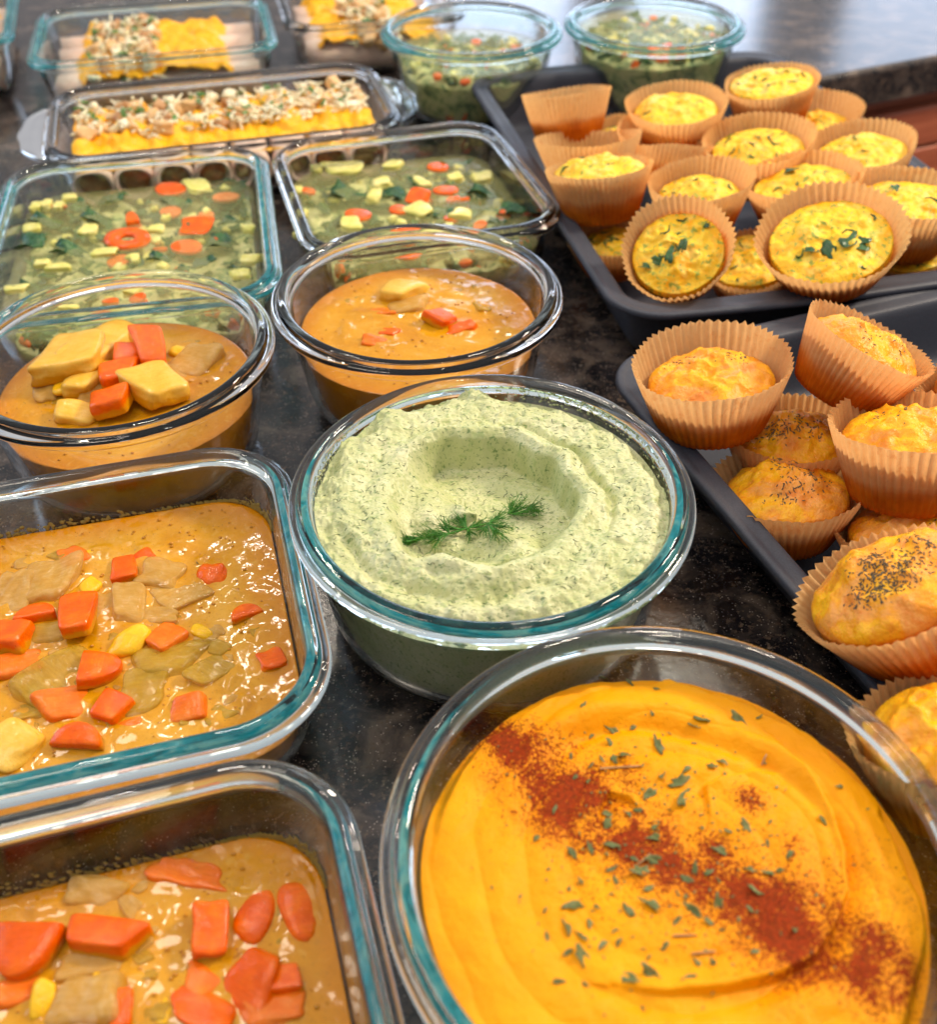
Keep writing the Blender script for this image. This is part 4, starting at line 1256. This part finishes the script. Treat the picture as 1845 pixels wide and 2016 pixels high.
def muffin(u, v, Wd, ratio, rot, z, kind, label, fill=.72, dome=6, hh=.92, crumple=0, seed=None, group=None, herb=1.0, rb=.70, spots=()):
    seed = seed or int(u + v * 3)
    rg = np.random.default_rng(seed)
    P = at(u, v, z)
    ray = P - np.array([0, 0, CAM_H])
    dist = np.linalg.norm(ray)
    ray /= dist
    zdepth = ray @ FW * dist
    rt = Wd * zdepth / F / 2 - 1.0
    rgt = np.cross(ray, YC)
    rgt /= np.linalg.norm(rgt)
    upv = np.cross(rgt, ray)
    rr = math.radians(rot)
    ax = -ray * ratio + math.sqrt(max(0, 1 - ratio ** 2)) * (math.sin(rr) * rgt + math.cos(rr) * upv)
    ax /= np.linalg.norm(ax)
    h = rt * hh
    base = P - ax * h
    q = Vector(ax).to_track_quat('Z', 'Y')
    low = base[2] - rt * rb * math.sqrt(max(0, 1 - ax[2] ** 2))
    if low < 2.5:
        print('MUFFIN low', round(u), round(v), 'base z', round(low, 1), 'rt', round(rt, 1))
        base = base + np.array([0, 0, 2.5 - low])
    pc, yaw_, a_, b_, H_ = (panL_c, 20.5, 156, 226, HPL) if kind == 'd' else (panU_c, 12.5, 155.5, 222.5, HPU)
    if base[2] < H_ - 12:
        loc = rotm(yaw_).T @ (base[:2] + ax[:2] * h * .8 - pc)
        need = (14 + rt * .78) if P[2] < H_ + 8 else (22 + rt * .72)
        lim = np.array([a_ - need, b_ - need])
        new = np.clip(loc, -lim, lim)
        if np.abs(new - loc).max() > 0:
            print('  pushed', np.round(new - loc, 1))
            base = base + np.array([*(rotm(yaw_) @ (new - loc)), 0])
    print('muffin', round(u), round(v), 'rt %.1f low %.1f axz %.2f' % (rt, low, ax[2]))
    e = empty('egg_muffin', tuple(base), label, 'egg muffin', group, rot=tuple(q))
    V, Fc = liner_mesh(rt, rt * rb, h, seed, crumple)
    obj('paper_liner', V, Fc, LINER, e)
    V, Fc, R_, top = egg_mesh(rt, rt * rb, h, h * fill, dome, seed, 2.6 if kind == 'g' else 3.2)
    obj('baked_egg', V, Fc, EGG_G if kind == 'g' else EGG_D, e)
    if kind == 'g':
        for _ in range(int(9 * herb)):
            a, rad = rg.uniform(0, 6.28), R_ * .85 * math.sqrt(rg.random())
            x, y = rad * math.cos(a), rad * math.sin(a)
            b, l = rg.uniform(0, 6.28), rg.uniform(3, 10)
            V, Fc = [], []
            pts = [(x + math.cos(b + .5 * k) * l * k / 3, y + math.sin(b + .5 * k) * l * k / 3) for k in range(4)]
            pts = [(px, py, top(px, py) + .25) for px, py in pts if math.hypot(px, py) < R_ * .95]
            if len(pts) > 2:
                strand(pts, [.55, .8, .7, .3][:len(pts)], V, Fc, 5)
                obj('green_shred', V, Fc, KALE, e)
        for (sx, sy, sw, sh) in spots:
            x, y = sx * R_, sy * R_
            V, Fc = leaf_mesh(sw, sh, seed + 200 + int(sx * 90), .12, .45, 8)
            obj('spinach_leaf', V, Fc, KALE, e, (x, y, top(x, y) + 1.0), rot=(rg.uniform(-.2, .2), rg.uniform(-.2, .2), rg.uniform(0, 3)))
    else:
        V, Fc = [], []
        cl = spots or [(rg.uniform(-.5, .5), rg.uniform(-.5, .5)) for _ in range(2)]
        for (cx, cy_) in cl:
            for _ in range(int(85 * herb * rg.uniform(.5, 1.2))):
                g = rg.normal(0, .20, 2)
                x, y = (cx + g[0]) * R_, (cy_ + g[1] * .8) * R_
                if math.hypot(x, y) > R_ * .96:
                    continue
                b, l = rg.uniform(0, 6.28), rg.uniform(.5, 2.0)
                pts = [(x + math.cos(b) * l * k / 2, y + math.sin(b) * l * k / 2) for k in range(3)]
                strand([(px, py, top(px, py) + .12) for px, py in pts], [.18, .34, .16], V, Fc, 5)
        if V:
            obj('dried_herbs', V, Fc, DARKHERB, e, kind='stuff')
    return e
GU, GL = 'muffins in the farther pan', 'muffins in the nearer pan'
# nearer pan
muffin(1400, 706, 318, .50, 0, 84, 'd', 'upright muffin in the back left corner of the nearer pan', .60, 10, .92, group=GL, herb=.7, spots=[(-.55, .25), (-.2, -.65)], seed=11)
muffin(1718, 664, 270, .25, 33, 96, 'd', 'muffin lying tipped on its side toward the right, at the back of the nearer pan', .80, 9, 1.0, group=GL, herb=.2, seed=12)
muffin(1560, 838, 270, .50, 4, 46, 'd', 'muffin half hidden below the upright and the tipped ones in the nearer pan', .72, 10, .9, group=GL, spots=[(.35, -.1), (.0, .3)], seed=13)
muffin(1803, 826, 330, .38, 6, 88, 'd', 'muffin at the right photo edge directly below the tipped one', .74, 9, 1.0, group=GL, herb=.3, spots=[(-.4, .5), (.2, -.3)], seed=14)
muffin(1519, 956, 306, .52, 0, 44, 'd', 'muffin with a two humped golden top against the left side of the nearer pan', .74, 13, .86, group=GL, spots=[(-.35, -.15), (-.1, .45), (.45, .35)], seed=15, rb=.6)
muffin(1800, 1026, 300, .48, 0, 46, 'd', 'muffin mostly hidden behind the big herb crusted one, right photo edge', .80, 12, .9, group=GL, spots=[(-.2, .15)], seed=16)
muffin(1746, 1146, 384, .56, -26, 80, 'd', 'biggest muffin, its domed top crusted with black herbs, beside the golden dip bowl', .84, 15, .86, group=GL, herb=1.8, spots=[(.25, .35), (.55, -.05), (.1, .05), (-.45, .55)], seed=17, rb=.62)
muffin(1888, 1432, 400, .62, 0, 70, 'd', 'lowest muffin at the right photo edge, beside the golden dip bowl', .84, 11, .9, group=GL, herb=1.5, spots=[(-.25, .3)], seed=18)
muffin(1905, 735, 200, .5, -20, 84, 'd', 'muffin cut off by the right photo edge beside the tipped one', .7, 8, .9, group=GL, seed=19)
# farther pan
muffin(1114, 180, 182, .08, -4, 86, 'g', 'plain upright liner in the back left corner of the farther pan', 0.45, 3, 1.0, group=GU, seed=31)
muffin(1332, 200, 200, .42, 2, 82, 'g', 'browned muffin at the back of the farther pan, beside the corner one', .74, 7, .88, group=GU, herb=.3, seed=32)
muffin(1519, 158, 186, .36, 2, 86, 'g', 'farthest muffin, in the back right corner of the farther pan', 0.90, 6, .95, group=GU, herb=1.2, seed=33)
muffin(1597, 216, 196, .42, 2, 66, 'g', 'muffin just in front of the farthest one, by the right side of the pan', .52, 6, .9, group=GU, herb=.6, seed=34)
muffin(1130, 272, 200, .16, -2, 74, 'g', 'crumpled liner below the plain liner, left side of the farther pan', 0.42, 3, 1.0, .35, group=GU, seed=35)
muffin(1305, 268, 176, .26, 12, 70, 'g', 'crumpled folded liner in the middle left of the farther pan', 0.40, 2, .9, .9, group=GU, seed=36)
muffin(1494, 270, 220, .46, 3, 76, 'g', 'muffin flecked with chives in the centre of the farther pan', 0.69, 5, .9, group=GU, herb=1.6, seed=37)
muffin(1698, 280, 210, .44, 4, 74, 'g', 'brown spotted muffin by the right rim of the farther pan', 0.71, 6, .9, group=GU, herb=.5, seed=38)
muffin(1180, 326, 208, .22, -3, 80, 'g', 'muffin leaning away by the left rim of the farther pan', 0.90, 6, .98, group=GU, herb=.8, seed=39)
muffin(1378, 350, 204, .44, 3, 76, 'g', 'muffin whose liner droops in front, centre left of the farther pan', 0.63, 6, 1.0, .25, group=GU, herb=.6, seed=40)
muffin(1580, 342, 228, .40, 0, 74, 'g', 'wide muffin with one big green leaf, centre right of the farther pan', 0.73, 5, .9, group=GU, herb=.6, spots=[(-.35, -.2, 13, 7)], seed=41)
muffin(1792, 376, 240, .42, 14, 80, 'g', 'muffin with a brown liner at the right photo edge of the farther pan', 0.75, 5, 1.0, group=GU, herb=.5, spots=[(-.3, -.1, 9, 6)], seed=42)
muffin(1333, 484, 230, .86, -8, 74, 'g', 'front left muffin tipped to face the camera, with a long dark leaf', .66, 5, .8, group=GU, herb=.6, spots=[(-.1, -.2, 14, 5), (-.3, -.4, 12, 5), (-.5, -.5, 11, 4), (.1, .05, 10, 5), (.4, .75, 6, 4)], seed=43)
muffin(1636, 455, 288, .70, 3, 84, 'g', 'largest muffin of the farther pan, front right, facing the camera with dark leaves', .68, 6, .72, group=GU, herb=.5, spots=[(.35, -.05, 16, 9), (.15, -.28, 13, 7), (-.1, -.42, 9, 5), (.6, .0, 9, 7), (.5, .12, 10, 6)], seed=44)
muffin(1478, 508, 190, .62, 0, 36, 'g', 'low muffin glimpsed between the two front muffins of the farther pan', 0.90, 4, .85, group=GU, seed=45)
muffin(1205, 462, 170, .5, -4, 40, 'g', 'low shaded muffin in the left front corner of the farther pan', 0.67, 3, .9, group=GU, seed=46)
muffin(1225, 262, 150, .5, 0, 48, 'g', 'low muffin in the shade behind the crumpled liner', .7, 4, .9, group=GU, seed=47)
muffin(1800, 500, 150, .5, 0, 34, 'g', 'low muffin peeking over the front rim of the farther pan at the right', .9, 5, .85, group=GU, seed=48)

# ------------------------------------------------------------------ enchilada dishes
def enchiladas(center, yaw, a, b, H, label, along, nroll, seed, top_range, sauce_range, s=SL, rr=17.0):
    """rolled tortillas side by side; along='y': axes run front to back"""
    rg = np.random.default_rng(seed)
    e = empty('rolled_enchiladas', (*center, 0), label, 'enchiladas', 'dishes of rolled enchiladas')
    R2 = rotm(yaw)
    ia, ib = a - 18, b - 18
    L = (ib if along == 'y' else ia) - 3
    Wt = (ia if along == 'y' else ib)
    step = 2 * Wt / nroll
    def tow(p):      # roll frame -> dish frame -> world-aligned
        p = np.array(p, float)
        q = p if along == 'y' else np.stack([p[:, 1], -p[:, 0], p[:, 2]], 1)
        return np.column_stack([q[:, :2] @ R2.T, q[:, 2]])
    zc = 6.5 + rr * .92
    rads = []
    for i in range(nroll):
        cx = -Wt + step * (i + .5)
        r0 = min(rr, step * .5 * .99)
        rads.append(r0)
        m, rows = 26, 9
        V = []
        off = rg.uniform(-4, 4)
        for inner in (0, 1):
            for k in range(rows):
                t = k / (rows - 1) * 2 - 1
                ph = np.linspace(0, 2 * np.pi, m, endpoint=False)
                rad = r0 * (1 + .05 * np.sin(2 * ph + k * .4 + i) + .02 * rg.normal()) - (2.6 if inner else 0) 
                y = (t if not inner else -t) * (L + off * .3) + .8 * np.sin(3 * ph + i)
                V.append(np.column_stack([cx + rad * np.cos(ph), y, zc + rad * np.sin(ph) * .92]))
        n2 = len(V)
        V = np.concatenate(V)
        Fc = grid_faces(n2, m) + [((n2 - 1) * m + k, (n2 - 1) * m + (k + 1) % m, (k + 1) % m, k) for k in range(m)]
        o = obj('rolled_tortilla', tow(V), Fc, TORT, e)
        # filling a little inside the open ends
        ph = np.linspace(0, 2 * np.pi, 18, endpoint=False)
        V = np.concatenate([np.column_stack([cx + (r0 - 4.5) * np.cos(ph), np.full(18, y_), zc + (r0 - 4.5) * np.sin(ph) * .9]) for y_ in (-L + 12, L - 12)])
        obj('filling', tow(V), grid_faces(2, 18) + [tuple(range(17, -1, -1)), tuple(range(18, 36))], ROAST, o)
    r0 = rads[0]
    def topz(x, y):
        k = np.clip(np.floor((x + Wt) / step), 0, nroll - 1)
        cx = -Wt + step * (k + .5)
        dx = np.clip(np.abs(x - cx) / r0, 0, .97)
        return zc + r0 * .92 * np.sqrt(1 - dx ** 2) * .55 + r0 * .92 * .45 * (1 - dx ** 4)
    # sauce poured across the rolls
    y0, y1 = sauce_range
    nx, ny = 150, 46
    X, T = np.meshgrid(np.linspace(-Wt + 3, Wt - 3, nx), np.linspace(0, 1, ny))
    yA = y0 * L + fbm(X, X * 0 + 3, 14, 3, seed) * 5 + np.abs(fbm(X, X * 0 + 1, 9, 2, seed + 8)) * 6
    yB = y1 * L + fbm(X, X * 0 + 9, 14, 3, seed + 1) * 5
    Y = yA + (yB - yA) * T
    rim = np.minimum(sstep(0, .08, T), 1 - sstep(.92, 1, T))
    Z = topz(X, Y) * .25 + (zc + r0 * .86) * .75 - 1 + 5 * sstep(-.25, .3, fbm(X, Y, 15, 2, seed + 9)) * rim + 3.4 * rim + (fbm(X, Y, 11, 3, seed + 2) * 2.6 + np.abs(fbm(X, Y, 22, 2, seed + 5)) * 4) * rim
    V = np.stack([X.ravel(), Y.ravel(), Z.ravel()], 1)
    Vb = V.copy()
    Vb[:, 2] -= 1.5
    Fc = grid_faces(ny, nx, False)
    Fb = [tuple(reversed([i + len(V) for i in f])) for f in Fc]
    obj('cheese_sauce', tow(np.vstack([V, Vb])), Fc + Fb, SAUCE, e)
    # toppings heaped in a band
    tx0, tx1, ty0, ty1 = top_range
    cubes = [make_mesh('roasted_potato_cube', *rounded_box(rg.uniform(11, 16), rg.uniform(10, 14), rg.uniform(9, 12), 5.5, 7, seed + i, .05), ROASTL if i % 3 else ROAST) for i in range(6)]
    white = [make_mesh('cheese_cube', *rounded_box(rg.uniform(8, 11), rg.uniform(7, 10), 6, 6, 5, seed + 20 + i, .03), CABB) for i in range(3)]
    green = [make_mesh('parsley_leaf', *leaf_mesh(rg.uniform(7, 11), rg.uniform(5, 8), seed + 40 + i, .3, .4, 7), PARS) for i in range(4)]
    area_ = (tx1 - tx0) * (ty1 - ty0) * Wt * L
    nn = int(area_ / 95)
    def place(lst, nm, cnt, lift):
        for _ in range(cnt):
            x, y = rg.uniform(tx0, tx1) * Wt, rg.uniform(ty0, ty1) * L
            z = float(topz(np.array([x]), np.array([y]))[0]) + rg.uniform(*lift)
            p = tow([[x, y, z]])[0]
            link(nm, lst[rg.integers(len(lst))], e, tuple(p), tuple(rg.uniform(-.6, .6, 2)) + (rg.uniform(0, 6.28),))
    place(cubes, 'roasted_potato_cube', min(int(nn * .75), 60), (3, 11))
    place(white, 'cheese_cube', min(nn // 3, 24), (8, 14))
    place(green, 'parsley_leaf', min(nn, 60), (9, 16))
    V, Fc = [], []
    for _ in range(int(nn * 3.8)):
        x, y = rg.uniform(tx0, tx1) * Wt, rg.uniform(ty0, ty1) * L
        z = float(topz(np.array([x]), np.array([y]))[0]) + rg.uniform(6, 14)
        d = rg.normal(0, 1, 3) * np.array([1, 1, .25])
        d /= np.linalg.norm(d)
        l = rg.uniform(4, 11)
        c = rg.normal(0, .35, 3)
        strand([np.array([x, y, z]) + d * l * t + c * l * t * t for t in (0, .33, .66, 1)], [.9, 1.4, 1.3, .7], V, Fc, 5)
    obj('shredded_cheese', tow(np.array(V)), Fc, CABB, e, kind='stuff')
    return e
H2 = 56.0
c2 = world_center(20, 925, 14.5)
out2 = RRect(148, 88, 42, 14.5)
gd = glass_thing('glass_dish', out2, H2, SL, c2, GLASS_C, 'clear glass loaf dish with curved handles, holding the middle row of enchiladas', 'glass dish', 'oblong glass dishes')
def handle(parent, a, yaw, side, H):
    """scalloped glass tab reaching out from the short end, thick outer bead"""
    m = 34
    prof = [(0.0, -1.5), (.55, -2.2), (.86, -3.2), (1.0, -1.6), (1.02, .6), (.96, 2.2), (.86, 1.4), (.55, .8), (0.0, .9)]
    V = []
    for q, dz in prof:
        for i in range(m):
            t = i / (m - 1) * 2 - 1
            reach = 24 * (1 - abs(t) ** 3.2) + 1.5 * math.cos(t * 9) * (1 - abs(t))
            V.append((side * (a - 1.0 + reach * q), t * 60 * (1 - .04 * q), H - 8 + dz - 2.0 * q))
    V = np.array(V)
    V = np.column_stack([V[:, :2] @ rotm(yaw).T, V[:, 2]])
    k = len(prof)
    Fc = grid_faces(k, m, False) + [((k - 1) * m + i, (k - 1) * m + i + 1, i + 1, i) for i in range(m - 1)]
    obj('handle', V, Fc, GLASS_C, parent)
handle(gd, 148, 14.5, 1, H2)
handle(gd, 148, 14.5, -1, H2)
enchiladas(c2, 14.5, 148, 88, H2, 'middle row of rolled enchiladas topped with potato, cheese and herbs, in the loaf dish', 'y', 8, 71, (-.95, .95, -.30, .74), (-.84, .9), rr=19.5)
c31 = world_center(-60, 1056 + 97, 13)
glass_thing('glass_dish', RRect(120, 97, 40, 13), 60, SL, c31, GLASS_T, 'teal rimmed glass dish of enchiladas at the top left of the photo', 'glass dish', 'oblong glass dishes')
enchiladas(c31, 13, 120, 97, 60, 'enchiladas with orange sauce showing on the right half, top left dish', 'x', 4, 72, (-.98, .98, -.62, -.0), (-.8, .72))
c32 = world_center(166, 1104 + 97, 13)
glass_thing('glass_dish', RRect(96, 97, 40, 13), 60, SL, c32, GLASS_C, 'clear glass dish of enchiladas behind the round soup bowl', 'glass dish', 'oblong glass dishes')
enchiladas(c32, 13, 96, 97, 60, 'enchiladas partly hidden behind the round soup bowl', 'x', 4, 73, (-.98, .98, -.35, .3), (-.85, .85))
c33 = np.array([-572., 1150.])
glass_thing('glass_dish', RRect(96, 118, 40, 16), 60, SL, c33, GLASS_T, 'glass dish cut off by the top left photo corner', 'glass dish', 'oblong glass dishes')
enchiladas(c33, 16, 96, 118, 60, 'enchiladas in the dish cut off by the top left corner', 'x', 5, 74, (-.9, .9, -.9, .2), (-.9, .9))
